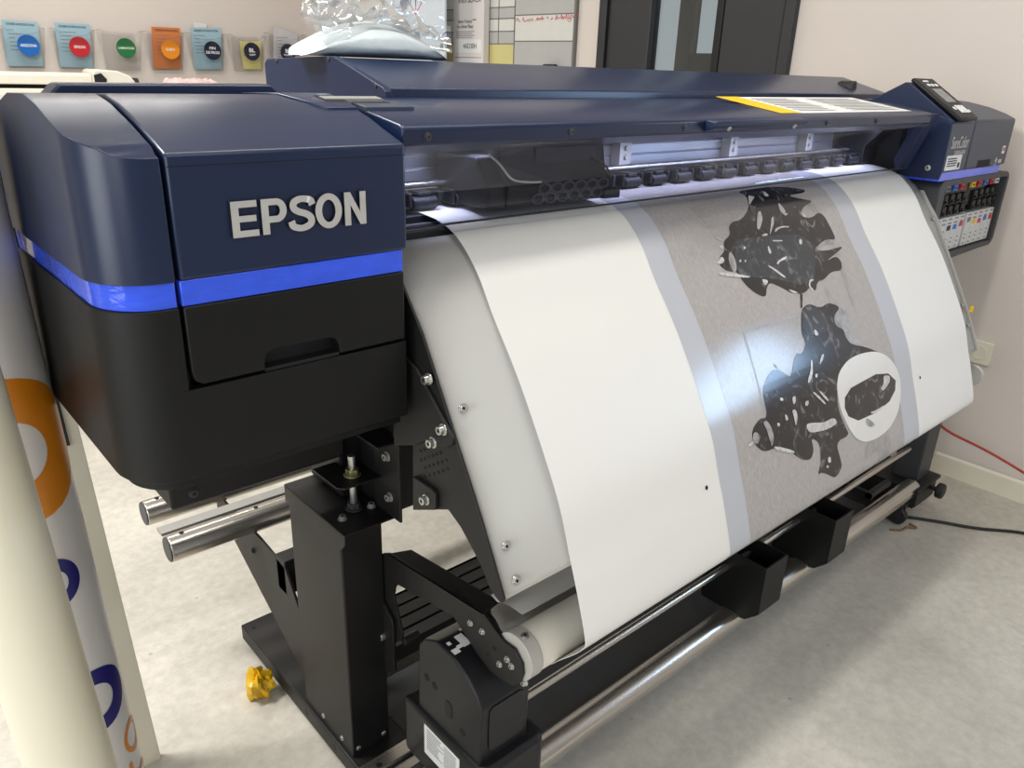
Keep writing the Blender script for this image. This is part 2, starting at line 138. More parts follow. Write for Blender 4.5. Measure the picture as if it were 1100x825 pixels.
M['wbgrey'] = mat('board_grey', srgb(178, 178, 176), .4, noise=.02); M['wbwhite'] = mat('board_white', srgb(212, 211, 206), .35, noise=.02)
M['wbyellow'] = mat('board_yellow', srgb(206, 196, 134), .45, noise=.02); M['wbline'] = mat('board_dark_line', srgb(110, 110, 106), .5, noise=.03)
M['carton'] = mat('white_carton', srgb(216, 211, 209), .6, noise=.02, scale=8)
M['poster'] = mat('bluish_white_sheet', srgb(206, 216, 226), .5, noise=.02, scale=8)
M['core'] = mat('paper_core', srgb(230, 226, 214), .6, noise=.04, scale=12)
M['lcd'] = mat('grey_display', srgb(120, 122, 124), .2, noise=.03)
M['cart'] = mat('white_cartridge', srgb(206, 206, 204), .45, noise=.03, scale=50)
M['dkgrey'] = mat('dark_grey_plastic', srgb(56, 57, 60), .5, noise=.05, scale=30)
M['panel_sky'] = mat('bright_window_pane', (.48, .70, 1, 1), .3, emit=17)  # glow of the assumed right-wall window, added for the glare
M['hexgrey'] = mat('mid_grey_plastic', srgb(78, 78, 80), .5, noise=.05, scale=30)
M['strip'] = mat('grey_strip', srgb(150, 150, 146), .45, .3, .5, noise=.05, scale=20)
M['outside'] = mat('facade_white', srgb(235, 240, 246), .7, noise=.02)
def floor_mat():
    m = bpy.data.materials.new('polished_concrete'); m.use_nodes = True; nt = m.node_tree; b = nt.nodes['Principled BSDF']
    tc = nt.nodes.new('ShaderNodeTexCoord')
    def noise(sc, det, r=.6):
        n = nt.nodes.new('ShaderNodeTexNoise'); n.inputs['Scale'].default_value = sc; n.inputs['Detail'].default_value = det; n.inputs['Roughness'].default_value = r
        nt.links.new(tc.outputs['Object'], n.inputs['Vector']); return n
    a = noise(1.6, 6); f = noise(38, 6, .7)
    cr = nt.nodes.new('ShaderNodeValToRGB'); cr.color_ramp.elements[0].position = .32; cr.color_ramp.elements[0].color = srgb(172, 168, 158)
    cr.color_ramp.elements[1].position = .68; cr.color_ramp.elements[1].color = srgb(204, 200, 189)
    nt.links.new(a.outputs['Fac'], cr.inputs[0])
    mr = nt.nodes.new('ShaderNodeMapRange'); mr.inputs[1].default_value = .3; mr.inputs[2].default_value = .7; mr.inputs[3].default_value = .86; mr.inputs[4].default_value = 1.12
    nt.links.new(f.outputs['Fac'], mr.inputs[0])
    mx = nt.nodes.new('ShaderNodeMix'); mx.data_type = 'RGBA'; mx.blend_type = 'MULTIPLY'; mx.inputs[0].default_value = 1
    nt.links.new(cr.outputs[0], mx.inputs[6]); nt.links.new(mr.outputs[0], mx.inputs[7])
    v = nt.nodes.new('ShaderNodeTexVoronoi'); v.inputs['Scale'].default_value = 9; nt.links.new(tc.outputs['Object'], v.inputs['Vector'])
    r2 = nt.nodes.new('ShaderNodeValToRGB'); r2.color_ramp.elements[0].position = .03; r2.color_ramp.elements[0].color = (.45, .43, .4, 1)
    r2.color_ramp.elements[1].position = .05; r2.color_ramp.elements[1].color = (1, 1, 1, 1)
    nt.links.new(v.outputs['Distance'], r2.inputs[0])
    m2 = nt.nodes.new('ShaderNodeMix'); m2.data_type = 'RGBA'; m2.blend_type = 'MULTIPLY'; m2.inputs[0].default_value = .5
    nt.links.new(mx.outputs[2], m2.inputs[6]); nt.links.new(r2.outputs[0], m2.inputs[7]); nt.links.new(m2.outputs[2], b.inputs['Base Color'])
    b.inputs['Roughness'].default_value = .5
    bp = nt.nodes.new('ShaderNodeBump'); bp.inputs['Strength'].default_value = .12; bp.inputs['Distance'].default_value = .002
    nt.links.new(f.outputs['Fac'], bp.inputs['Height']); nt.links.new(bp.outputs[0], b.inputs['Normal'])
    return m
M['floor'] = floor_mat()
# ------------------------------------------------------------------ mesh helpers
ORG = {}
def prism3(poly, axis, a0, a1):
    """points of an outline lying in the plane of the two other axes, swept along axis"""
    def p(u, v, a): return {'x': (a, u, v), 'y': (u, a, v), 'z': (u, v, a)}[axis]
    n = len(poly)
    V = [p(u, v, a0) for u, v in poly]+[p(u, v, a1) for u, v in poly]
    F = [tuple(range(n)), tuple(range(2*n-1, n-1, -1))]+[(i, i+n, (i+1) % n+n, (i+1) % n) for i in range(n)]
    return V, F
class MB:
    def __init__(s): s.v = []; s.f = []; s.m = []; s.cur = 0
    def add(s, V, F, mi=None):
        o = len(s.v); s.v += [tuple(x) for x in V]; s.f += [tuple(i+o for i in f) for f in F]
        s.m += [s.cur if mi is None else mi]*len(F); return s
    def prism(s, poly, axis, a0, a1, mi=None): return s.add(*prism3(poly, axis, a0, a1), mi)
    def box(s, x0, x1, y0, y1, z0, z1, mi=None): return s.prism([(x0, y0), (x1, y0), (x1, y1), (x0, y1)], 'z', z0, z1, mi)
    def cyl(s, p0, p1, r, n=24, r1=None, mi=None):
        p0 = Vector(p0); p1 = Vector(p1); d = (p1-p0).normalized(); a = d.orthogonal().normalized(); b = d.cross(a)
        r1 = r if r1 is None else r1
        V = [p0+(a*math.cos(2*PI*i/n)+b*math.sin(2*PI*i/n))*r for i in range(n)]+[p1+(a*math.cos(2*PI*i/n)+b*math.sin(2*PI*i/n))*r1 for i in range(n)]
        F = [tuple(range(n-1, -1, -1)), tuple(range(n, 2*n))]+[(i, (i+1) % n, (i+1) % n+n, i+n) for i in range(n)]
        return s.add(V, F, mi)
    def tube(s, pts, r, n=8, mi=None):
        pts = [Vector(p) for p in pts]; V = []; F = []; up = None
        for i, p in enumerate(pts):
            d = (pts[min(i+1, len(pts)-1)]-pts[max(i-1, 0)]).normalized()
            if up is None: up = d.orthogonal().normalized()
            a = (up-d*up.dot(d)).normalized(); up = a; b = d.cross(a)
            V += [p+(a*math.cos(2*PI*k/n)+b*math.sin(2*PI*k/n))*r for k in range(n)]
        for i in range(len(pts)-1):
            for k in range(n): F.append((i*n+k, i*n+(k+1) % n, (i+1)*n+(k+1) % n, (i+1)*n+k))
        F += [tuple(range(n-1, -1, -1)), tuple(range((len(pts)-1)*n, len(pts)*n))]
        return s.add(V, F, mi)
    def ring(s, p0, p1, ro, ri, n=32, mi=None):
        p0 = Vector(p0); p1 = Vector(p1); d = (p1-p0).normalized(); a = d.orthogonal().normalized(); b = d.cross(a); V = []
        for p in (p0, p1):
            for r in (ro, ri): V += [p+(a*math.cos(2*PI*i/n)+b*math.sin(2*PI*i/n))*r for i in range(n)]
        F = []
        for i in range(n):
            j = (i+1) % n
            F += [(i, j, 2*n+j, 2*n+i), (n+j, n+i, 3*n+i, 3*n+j), (j, i, n+i, n+j), (2*n+i, 2*n+j, 3*n+j, 3*n+i)]
        return s.add(V, F, mi)
    def slab(s, st, mi=None):
        """st: rows (y, xl, xr, zb, zt) front to back -> closed solid"""
        n = len(st); V = []
        for y, xl, xr, zb, zt in st: V += [(xl, y, zb), (xr, y, zb), (xl, y, zt), (xr, y, zt)]
        F = [(0, 1, 3, 2), ((n-1)*4+1, (n-1)*4, (n-1)*4+2, (n-1)*4+3)]
        for i in range(n-1):
            a = i*4; b = a+4
            F += [(a+2, a+3, b+3, b+2), (a+1, a, b, b+1), (a, a+2, b+2, b), (a+3, a+1, b+1, b+3)]
        return s.add(V, F, mi)
    def ribbon(s, prof, x0, x1, nx=1, mi=None):
        V = []; F = []; w = nx+1
        for y, z in prof: V += [(x0+(x1-x0)*k/nx, y, z) for k in range(w)]
        for i in range(len(prof)-1):
            for k in range(nx): F.append((i*w+k, i*w+k+1, (i+1)*w+k+1, (i+1)*w+k))
        return s.add(V, F, mi)
    def sphere(s, c, r, n=10, sc=(1, 1, 1), mi=None):
        V = []; F = []
        for i in range(n+1):
            t = PI*i/n
            for k in range(2*n):
                a = PI*k/n; V.append((c[0]+r*sc[0]*math.sin(t)*math.cos(a), c[1]+r*sc[1]*math.sin(t)*math.sin(a), c[2]+r*sc[2]*math.cos(t)))
        for i in range(n):
            for k in range(2*n): F.append((i*2*n+k, i*2*n+(k+1) % (2*n), (i+1)*2*n+(k+1) % (2*n), (i+1)*2*n+k))
        return s.add(V, F, mi)
    def build(s, name, mats, parent=None, bevel=0, segs=2, sharp=35, solid=0, subsurf=0, recalc=True, label=None):
        me = bpy.data.meshes.new(name)
        mn = [min(v[i] for v in s.v) for i in range(3)]; mxx = [max(v[i] for v in s.v) for i in range(3)]
        c = Vector(((mn[0]+mxx[0])/2, (mn[1]+mxx[1])/2, mn[2] if parent is None else (mn[2]+mxx[2])/2))
        me.from_pydata([tuple(Vector(v)-c) for v in s.v], [], s.f)
        for m in (mats if isinstance(mats, (list, tuple)) else [mats]): me.materials.append(M[m])
        me.polygons.foreach_set('material_index', s.m)
        bm = bmesh.new(); bm.from_mesh(me)
        if recalc:
            bmesh.ops.remove_doubles(bm, verts=bm.verts, dist=1e-6)
            bmesh.ops.recalc_face_normals(bm, faces=bm.faces)
        bm.to_mesh(me); bm.free()
        for p in me.polygons: p.use_smooth = True
        me.set_sharp_from_angle(angle=math.radians(sharp))
        o = bpy.data.objects.new(name, me); COL.objects.link(o)
        if parent is not None: o.parent = parent; o.location = c-ORG[parent.name]
        else: o.location = c
        ORG[o.name] = c
        if solid:
            md = o.modifiers.new('thickness', 'SOLIDIFY'); md.thickness = solid; md.offset = -1
        if bevel:
            md = o.modifiers.new('edge', 'BEVEL'); md.width = bevel; md.segments = segs; md.limit_method = 'ANGLE'; md.angle_limit = math.radians(sharp)
            md.harden_normals = False
        if subsurf:
            md = o.modifiers.new('smooth', 'SUBSURF'); md.levels = subsurf; md.render_levels = subsurf
        if label: o['label'] = label
        return o
def empty(name, loc, label, cat, group=None):
    o = bpy.data.objects.new(name, None); COL.objects.link(o); o.location = loc; o.empty_display_size = .1
    ORG[o.name] = Vector(loc); return tag(o, label, cat, group)
def tag(o, label, cat, group=None, kind=None):
    o['label'] = label; o['category'] = cat
    if group: o['group'] = group
    if kind: o['kind'] = kind
    return o
def struct(o): o['kind'] = 'structure'; return o
def text(name, s, size, material, origin, xdir, ydir, parent, extrude=.0005, bold=0, align='CENTER', width=None, height=None, back=None):
    """lettering as a mesh; origin is its centre, xdir the reading direction, ydir the up direction"""
    cu = bpy.data.curves.new(name, 'FONT'); cu.body = s; cu.size = size; cu.extrude = extrude; cu.offset = bold
    cu.align_x = 'CENTER'; cu.align_y = 'CENTER'; cu.resolution_u = 3
    t = bpy.data.objects.new(name, cu); COL.objects.link(t)
    dg = bpy.context.evaluated_depsgraph_get(); dg.update()
    me = bpy.data.meshes.new_from_object(t.evaluated_get(dg)); me.name = name
    bpy.data.objects.remove(t); bpy.data.curves.remove(cu)
    xs = [v.co.x for v in me.vertices]; ys = [v.co.y for v in me.vertices]
    cx = (min(xs)+max(xs))/2; cy = (min(ys)+max(ys))/2
    sx = width/(max(xs)-min(xs)) if width else 1; sy = height/(max(ys)-min(ys)) if height else sx
    X = Vector(xdir).normalized(); Y = Vector(ydir).normalized(); Z = X.cross(Y)
    for v in me.vertices:
        q = v.co.copy(); v.co = X*((q.x-cx)*sx)+Y*((q.y-cy)*sy)+Z*q.z
    me.materials.clear(); me.materials.append(M[material])
    if back:
        me.materials.append(M[back])
        me.update()
        for p in me.polygons: p.material_index = 0 if abs(p.normal.dot(Z)) > .7 else 1
    o = bpy.data.objects.new(name, me); COL.objects.link(o)
    o.parent = parent; o.location = Vector(origin)-ORG[parent.name]; ORG[o.name] = Vector(origin)
    return o
def copy_of(o, parent, loc):
    c = o.copy(); COL.objects.link(c); c.parent = parent; c.location = Vector(loc)-ORG[parent.name]; ORG[c.name] = Vector(loc); return c
BOLT = {}
def bolt(parent, p, d, r=.006, h=.006, name='bolt', m='bolt'):
    """socket-head bolt with a washer, head pointing along d"""
    k = (tuple(d), r, h, m)
    if k not in BOLT:
        d = Vector(d).normalized(); q = Vector(p); b = MB()
        b.cyl(q-d*.001, q+d*.0015, r*1.35, 16); b.cyl(q+d*.0012, q+d*h, r, 12); b.cyl(q+d*(h-.0003), q+d*(h+.0003), r*.5, 6, mi=1)
        o = b.build(name, [m, 'gap'], parent, bevel=.0006, segs=1); BOLT[k] = (o, ORG[o.name]-Vector(p)); return o
    o, off = BOLT[k]
    return copy_of(o, parent, Vector(p)+off)
def hexnut(parent, p, r, h, m, name='nut'):
    b = MB(); q = Vector(p); b.cyl(q, q+Vector((0, 0, h)), r, 6); b.cyl(q-Vector((0, 0, .002)), q, r*1.25, 20); return b.build(name, m, parent, bevel=.001)
def catmull(P_, n=6):
    P_ = [Vector(p) for p in P_]; Q = [2*P_[0]-P_[1]]+P_+[2*P_[-1]-P_[-2]]; out = []
    for i in range(1, len(Q)-2):
        for k in range(n):
            t = k/n; a, b, c, d = Q[i-1], Q[i], Q[i+1], Q[i+2]
            out.append(.5*((2*b)+(c-a)*t+(2*a-5*b+4*c-d)*t*t+(3*b-a-3*c+d)*t**3))
    out.append(P_[-1]); return out
def rrect(x0, x1, y0, y1, r, n=5):
    out = []
    for cx, cy, a0 in ((x1-r, y1-r, 0), (x0+r, y1-r, PI/2), (x0+r, y0+r, PI), (x1-r, y0+r, 1.5*PI)):
        out += [(cx+r*math.cos(a0+PI/2*i/n), cy+r*math.sin(a0+PI/2*i/n)) for i in range(n+1)]
    return out
# ------------------------------------------------------------------ the room
RW, BW = 2.9, 5.57
b = MB(); b.box(-4, 4.6, -4.5, BW+.1, -.1, 0); struct(b.build('floor', 'floor'))
b = MB(); b.box(-4, RW+.1, -4.5, BW+.1, 3.0, 3.1); struct(b.build('ceiling', 'ceil'))
b = MB(); b.box(-4, RW, BW, BW+.1, 0, 3.0); struct(b.build('wall_back', 'wall'))
D0, D1 = 1.693, 2.677
b = MB(); b.box(RW, RW+.1, -4.5, D0, 0, 3.0); b.box(RW, RW+.1, D1, BW+.1, 0, 3.0); b.box(RW, RW+.1, D0, D1, 2.25, 3.0)
struct(b.build('wall_right', 'wall', recalc=True))
b = MB(); b.prism([(RW, 0), (RW, .07), (RW-.006, .078), (RW-.014, .07), (RW-.014, 0)], 'y', -4.5, D0-.002); struct(b.build('baseboard_right', 'skirt'))
# door with a glass strip and two dark leaves
b = MB(); b.box(RW-.03, RW+.10, D1-.045, D1, 0, 2.25); b.box(RW-.03, RW+.10, D0, D0+.045, 0, 2.25); b.box(RW-.03, RW+.10, D0+.045, D1-.045, 2.2, 2.25)
door = struct(b.build('door_1', 'door', bevel=.003))
b = MB(); b.box(RW-.015, RW+.05, 2.385, D1-.049, .01, 2.196); b.build('leaf', 'door', door, bevel=.004)
b = MB(); b.box(RW-.015, RW+.05, D0+.049, 2.012, .01, 2.196); b.build('leaf', 'door', door, bevel=.004)
b = MB(); b.box(RW-.02, RW+.06, 2.012, 2.045, .01, 2.196); b.build('stile', 'deep', door, bevel=.003)
b = MB(); b.box(RW+.015, RW+.025, 2.045, 2.385, .01, 2.196); b.build('glass_pane', 'glass', door)
# the facade and window frame seen through the glass
b = MB(); b.box(3.5, 3.56, 2.62, 2.71, 0, 2.6); b.box(3.5, 3.56, 2.2, 2.62, 1.33, 1.438); b.box(3.5, 3.56, 2.2, 2.62, 0, .1); b.box(3.5, 3.56, 2.2, 2.27, .1, 2.6)
w1 = struct(b.build('window_1', 'door', bevel=.004))
b = MB(); b.box(3.525, 3.532, 2.27, 2.62, .1, 1.33); b.build('lower_panel', 'dkgrey', w1)
# assumed unseen window on the right wall, added for the print's bluish glare
b = MB()
WY0, WY1, WZ0, WZ1 = -.85, -.15, 1.17, 1.50
b.box(RW-.03, RW-.001, WY0-.05, WY0, WZ0-.05, WZ1+.05); b.box(RW-.03, RW-.001, WY1, WY1+.05, WZ0-.05, WZ1+.05); b.box(RW-.03, RW-.001, WY0, WY1, WZ0-.05, WZ0); b.box(RW-.03, RW-.001, WY0, WY1, WZ1, WZ1+.05)
w2 = struct(b.build('window_2', 'door', bevel=.003))
b = MB(); b.box(RW-.012, RW-.004, WY0, WY1, WZ0, WZ1); b.build('pane', 'panel_sky', w2)
# ------------------------------------------------------------------ the printer
PR = empty('wide_format_printer', (1.4, 1.15, 0), 'navy and black wide format printer on a black stand across the whole room', 'printer')
def P_(name, b, m, **k): return b.build(name, m, PR, **k)
F = .82
TOP = [(F, 1.2465), (.85, 1.2565), (.90, 1.273), (.95, 1.2865), (1.0, 1.2945), (1.08, 1.292), (1.22, 1.262)]
def topz(y):
    for (y0, z0), (y1, z1) in zip(TOP, TOP[1:]):
        if y <= y1: return z0+(z1-z0)*(y-y0)/(y1-y0)
    return TOP[-1][1]
def plan(d=0, n=9, r=.07, xs=.188, y1=1.22):
    """left outline of the housing: rounded front corner then straight back; d insets it"""
    cx, cy = xs+r*.9, F+r
    out = []
    for i in range(n+1):
        a = PI/2*i/n
        out.append((cy-(r-d)*math.cos(a), cx-(r*.9-d)*math.sin(a)))
    out += [(y, xs+d) for y in (.95, 1.0, 1.08, y1)]
    return out
GX = .2615
b = MB(); b.slab([(y, xl, GX, 1.117, topz(y)-(.004 if y < .83 else 0)) for y, xl in plan()])
cap = P_('left_cap', b, 'navy', bevel=.016, segs=4, sharp=42)
b = MB(); b.slab([(y, xl, GX, 1.0885, 1.117) for y, xl in plan(.004)]); P_('light_strip', b, 'blue', bevel=.001)
b = MB(); b.slab([(y, xl, GX, .994, 1.0885) for y, xl in plan(.001)]); b.slab([(y, xl, .548, .886, .994) for y, xl in plan(.001)])
low = P_('lower_housing', b, 'black', bevel=.0025, sharp=42)
b = MB(); b.slab([(y, xl, .543, .872, .886) for y, xl in plan(.012)]); b.build('lower_lip', 'black', low, bevel=.005, sharp=42)
b = MB(); b.box(.25, .546, .88, 1.07, .99, 1.255); b.box(.24, .268, .835, .9, .99, 1.23); P_('inner_housing', b, 'gap')
# hinged front door: navy upper panel, blue strip, black panel with a grip recess
b = MB(); b.slab([(y, .2665, .552, 1.117, topz(y)) for y in (F, .85, .90, .95, 1.0, 1.08)])
fd = P_('front_door', b, 'navy', bevel=.004, segs=3, sharp=30)
b = MB(); b.box(.268, .5505, F-.0006, F+.001, 1.2335, 1.2342); b.build('seam', 'gap', fd)
b = MB(); b.box(.2665, .546, F+.003, .875, 1.089, 1.117); b.build('light_strip', 'blue', fd, bevel=.001)
b = MB()
hx0, hx1, hz = .351, .449, 1.0205
pts = [(.2665, 1.0155), (.2685, 1.004), (.277, .9975), (hx0, .9975), (hx0, hz-.012), (hx0+.004, hz-.003), (hx0+.013, hz), (hx1-.013, hz), (hx1-.004, hz-.003), (hx1, hz-.012), (hx1, .9975), (.5465, .9975), (.5465, 1.0885), (.2665, 1.0885)]
b.prism(pts, 'y', F+.001, F+.022); b.build('lower_panel', 'black', fd, bevel=.0018)
b = MB(); b.box(hx0-.01, hx1+.01, F+.022, F+.06, .99, 1.03); b.box(hx0, hx1, F+.004, F+.05, .9945, .999); b.build('grip_recess', 'deep', fd)
def logo_letters():
    """heavy sans capitals as convex pieces, millimetres, baseline 0, cap height 38.5"""
    H, sw, hw = 38.5, 8.6, 7.0; out = []
    rc = lambda x0, x1, z0, z1: out.append([(x0, z0), (x1, z0), (x1, z1), (x0, z1)])
    rc(0, sw, 0, H); rc(sw, 30.5, 0, hw); rc(sw, 28.5, 16.2, 22.8); rc(sw, 30, H-hw, H)                       # E
    x = 35.0; rc(x, x+sw, 0, H); rc(x+sw, x+18, H-hw, H); rc(x+sw, x+18, 12.6, 19.6)                         # P
    def arc(cx, cz, rx, rz, tx, tz, a0, a1, n=16):
        for i in range(n):
            p, q = math.radians(a0+(a1-a0)*i/n), math.radians(a0+(a1-a0)*(i+1)/n)
            out.append([(cx+(rx-tx)*math.cos(p), cz+(rz-tz)*math.sin(p)), (cx+rx*math.cos(p), cz+rz*math.sin(p)), (cx+rx*math.cos(q), cz+rz*math.sin(q)), (cx+(rx-tx)*math.cos(q), cz+(rz-tz)*math.sin(q))])
    arc(x+18, 25.55, 12.6, 12.95, 8.2, 7.0, -90, 90)
    pts = catmull([(98.2, 28.2, 0), (95.5, 33.6, 0), (84, 35.6, 0), (75.2, 32.2, 0), (74.4, 26.2, 0), (80, 21.9, 0), (90, 18.4, 0), (95.8, 13.4, 0), (94.6, 6.8, 0), (84, 3.0, 0), (73.2, 5.6, 0), (70.6, 11.6, 0)], 5)   # S
    for i in range(len(pts)-1):
        def nn(k):
            d = (pts[min(k+1, len(pts)-1)]-pts[max(k-1, 0)]).normalized(); w = 3.5+.75*abs(d.y); return Vector((-d.y, d.x, 0))*w
        p0, p1 = pts[i], pts[i+1]; n0, n1 = nn(i), nn(i+1)
        out.append([((p0+n0).x, (p0+n0).y), ((p0-n0).x, (p0-n0).y), ((p1-n1).x, (p1-n1).y), ((p1+n1).x, (p1+n1).y)])
    arc(119.5, H/2, 17.6, 20.0, 8.6, 7.2, 0, 360, 48)                                                          # O
    x = 141.0; rc(x, x+8.2, 0, H); rc(x+21.5, x+29.7, 0, H); out.append([(x+8.2, H), (x+8.2, .6186*H), (x+21.5, 0), (x+21.5, .3814*H)])   # N
    return out
b = MB(); kx = .1645/170.7
for poly in logo_letters():
    q = [(.326+x*kx, 1.157+z*.001) for x, z in poly]
    if sum(q[i][0]*q[(i+1) % 4][1]-q[(i+1) % 4][0]*q[i][1] for i in range(4)) < 0: q.reverse()
    b.prism(q, 'y', F-.0046, F-.0002, 1); b.prism(q, 'y', F-.0050, F-.0046, 0)
lg = b.build('logo', ['letter', 'gap'], fd, sharp=20)
lg['label'] = 'raised silver letters'
# rear lid behind the box
b = MB(); b.prism([(.222, 1.285), (.24, 1.303), (.50, 1.305), (.518, 1.288), (.518, 1.26), (.222, 1.26)], 'y', 1.065, 1.11)
P_('rear_lid', b, 'navy', bevel=.003)
# latch plate where box and front cover meet
cov = lambda y: 1.2675+(y-.847)*.1505 if y < .95 else 1.283+(y-.95)*.03
b = MB(); b.slab([(y, xl, .551, topz(y)-.006, topz(y)+.0022) for y, xl in ((.927, .509), (.945, .497), (.95, .495), (.97, .487), (1.0, .477), (1.06, .455))]); lp = P_('latch_plate', b, 'navy', bevel=.0008)
b = MB(); b.slab([(y, .52, .5505, topz(y), topz(y)+.0026) for y in (.95, .97, .985)]); b.build('slot', 'gap', lp)
b = MB(); b.slab([(y, .562, .638, cov(y)-.002, cov(y)+.0038) for y in (.925, .95, 1.01)]); b.build('keeper', 'slateblue', lp, bevel=.0006)
b = MB(); b.slab([(y, .563, .618, cov(y), cov(y)+.0044) for y in (.952, .97, .985)]); b.build('keeper_slot', 'gap', lp)
b = MB(); b.slab([(y, .523, .61, 1.283, max(topz(y)+.0036, cov(y)+.0052)) for y in (.960, .976)]); b.build('slide_bar', 'strip', lp)
# front cover
b = MB(); b.prism([(.843, 1.241), (.840, 1.262), (.847, 1.2675), (.95, 1.283), (1.10, 1.2875), (1.10, 1.225), (.90, 1.225), (.86, 1.238)], 'x', .562, 2.145)
fc = P_('front_cover', b, 'navy', bevel=.003, segs=3)
for x in (.60, .86, 1.135, 1.62, 1.845): bolt(fc, (x, .8415, 1.2515), (0, -1, 0), .0042, .0035, 'screw', 'dkgrey')
b = MB(); b.prism([(.842, 1.243), (.818, 1.252), (.816, 1.262), (.842, 1.266)], 'x', 1.19, 1.50); hd = b.build('handle', 'navyd', fc, bevel=.003)
for x in (1.235, 1.455): bolt(hd, (x, .821, 1.2495), (0, -.8, -.5), .0035, .003, 'screw')
def on_cover(poly): return [(x, y, 1.2675+(y-.847)*.1505+.0007) for x, y in poly]
def flat(name, poly3, m, parent, th=.0005):
    n = len(poly3); b = MB(); b.add(poly3+[(x, y, z-th) for x, y, z in poly3], [tuple(range(n)), tuple(range(2*n-1, n-1, -1))]+[(i, (i+1) % n, (i+1) % n+n, i+n) for i in range(n)])
    return b.build(name, m, parent)
lab = flat('warning_label', on_cover([(1.53, .862), (2.07, .862), (2.07, 1.02), (1.53, 1.02)]), 'white', fc)
def lift(p, d=.0006): return [(x, y, z+d) for x, y, z in p]
flat('yellow_band', lift(on_cover([(1.47, .862), (1.548, .862), (1.548, 1.02), (1.47, 1.02)])), 'yellow', lab)
b = MB()
for i in range(9):
    y = .88+.0145*i
    for x0, x1 in ((1.57, 1.75), (1.80, 2.05)):
        p = lift(on_cover([(x0, y), (x1-random.random()*.05, y), (x1-.03, y+.004), (x0, y+.004)]), .0008)
        b.add(p, [(0, 1, 2, 3)])
b.build('print_lines', 'grey', lab)
# clear front window and its right strut
b = MB(); b.ribbon([(.846, 1.2395), (.853, 1.215), (.866, 1.175), (.879, 1.145), (.886, 1.128)], .57, 2.165, 1)
wn = P_('front_window', b, 'window', solid=.003, sharp=60)
b = MB(); b.box(.57, 2.165, .884, .889, 1.1262, 1.129); b.build('window_edge', 'cord', wn, bevel=.001)
b = MB(); b.prism([(.842, 1.264), (.868, 1.266), (.918, 1.15), (.905, 1.120), (.893, 1.124)], 'x', 2.147, 2.195); P_('window_strut', b, 'navyd', bevel=.003)
bolt(PR, (.5555, .85, 1.222), (0, -1, 0), .004, .006, 'stop_knob', 'cord')
# rear cover and its left end plate
rp = [(1.10, 1.19), (1.10, 1.301), (1.25, 1.3435), (1.50, 1.336), (1.50, 1.19)]
b = MB(); b.prism(rp, 'x', .712, 2.46); rc = P_('rear_cover', b, 'navy', bevel=.002)
b = MB(); b.prism([(1.085, 1.20), (1.093, 1.296), (1.10, 1.302), (1.248, 1.345), (1.256, 1.3455), (1.50, 1.338), (1.512, 1.33), (1.512, 1.20)], 'x', .7, .712); ep = b.build('end_plate', 'navyd', rc, bevel=.001)
for y, z in ((1.12, 1.303), (1.265, 1.34), (1.46, 1.334)): bolt(ep, (.70, y, z), (-1, 0, 0), .003, .002, 'screw', 'dkgrey')
b = MB(); b.prism([(2.28, 1.27), (2.31, 1.33), (2.33, 1.335), (2.345, 1.27)], 'y', 1.14, 1.19); P_('release_lever', b, 'cord', bevel=.004)
# ---------------- printing bay
b = MB(); b.box(.566, 2.235, .985, 1.09, 1.085, 1.1235); b.box(.566, 2.235, .925, .985, 1.085, 1.113)
pt = P_('platen', b, 'deep', bevel=.002)
b = MB(); b.box(.568, 2.232, .938, .944, 1.113, 1.1155); b.box(.568, 2.232, .962, .968, 1.113, 1.115); b.build('edge_trim', 'alu', pt)
b = MB()
zz = [1.155, 1.158, 1.178, 1.18, 1.182, 1.2, 1.202, 1.204, 1.222, 1.224, 1.226, 1.25]
b.prism([(1.11, 1.15), (1.075, 1.15)]+[(1.075 if i % 3 else 1.078, z) for i, z in enumerate(zz)]+[(1.075, 1.27), (1.11, 1.27)], 'x', .566, 2.235)
br = P_('carriage_rail', b, 'alu', bevel=.0006)
for x in (.83, 1.24, 1.62, 1.96):
    k = MB(); k.box(x-.018, x+.018, 1.058, 1.0748, 1.163, 1.225); k.cyl((x, 1.058, 1.178), (x, 1.053, 1.178), .005, 12); k.cyl((x, 1.058, 1.195), (x, 1.053, 1.195), .005, 12); k.cyl((x, 1.058, 1.212), (x, 1.053, 1.212), .005, 12)
    k.box(x-.026, x-.019, 1.05, 1.0748, 1.163, 1.225); k.build('rail_bracket', 'silver', br, bevel=.001)
b = MB(); b.cyl((.566, 1.03, 1.162), (2.235, 1.03, 1.162), .006, 16); P_('guide_rod', b, 'tube')
b = MB(); b.box(.566, 2.235, 1.012, 1.05, 1.1385, 1.152); pb = P_('pinch_roller_bar', b, 'deep', bevel=.002)
pr0 = None
for i in range(20):
    x = .62+i*.0815
    if pr0 is None:
        k = MB(); k.cyl((x-.022, .998, 1.1395), (x+.022, .998, 1.1395), .0105, 16); k.box(x-.03, x-.024, .99, 1.02, 1.134, 1.156); k.box(x+.024, x+.03, .99, 1.02, 1.134, 1.156); k.box(x-.012, x+.012, .992, 1.02, 1.15, 1.157)
        k.cyl((x-.024, .998, 1.1395), (x+.024, .998, 1.1395), .004, 8, mi=1)
        pr0 = k.build('pinch_roller', ['deep', 'alu'], pb, bevel=.001)
    else: copy_of(pr0, pb, ORG[pr0.name]+Vector((x-.62, 0, 0)))
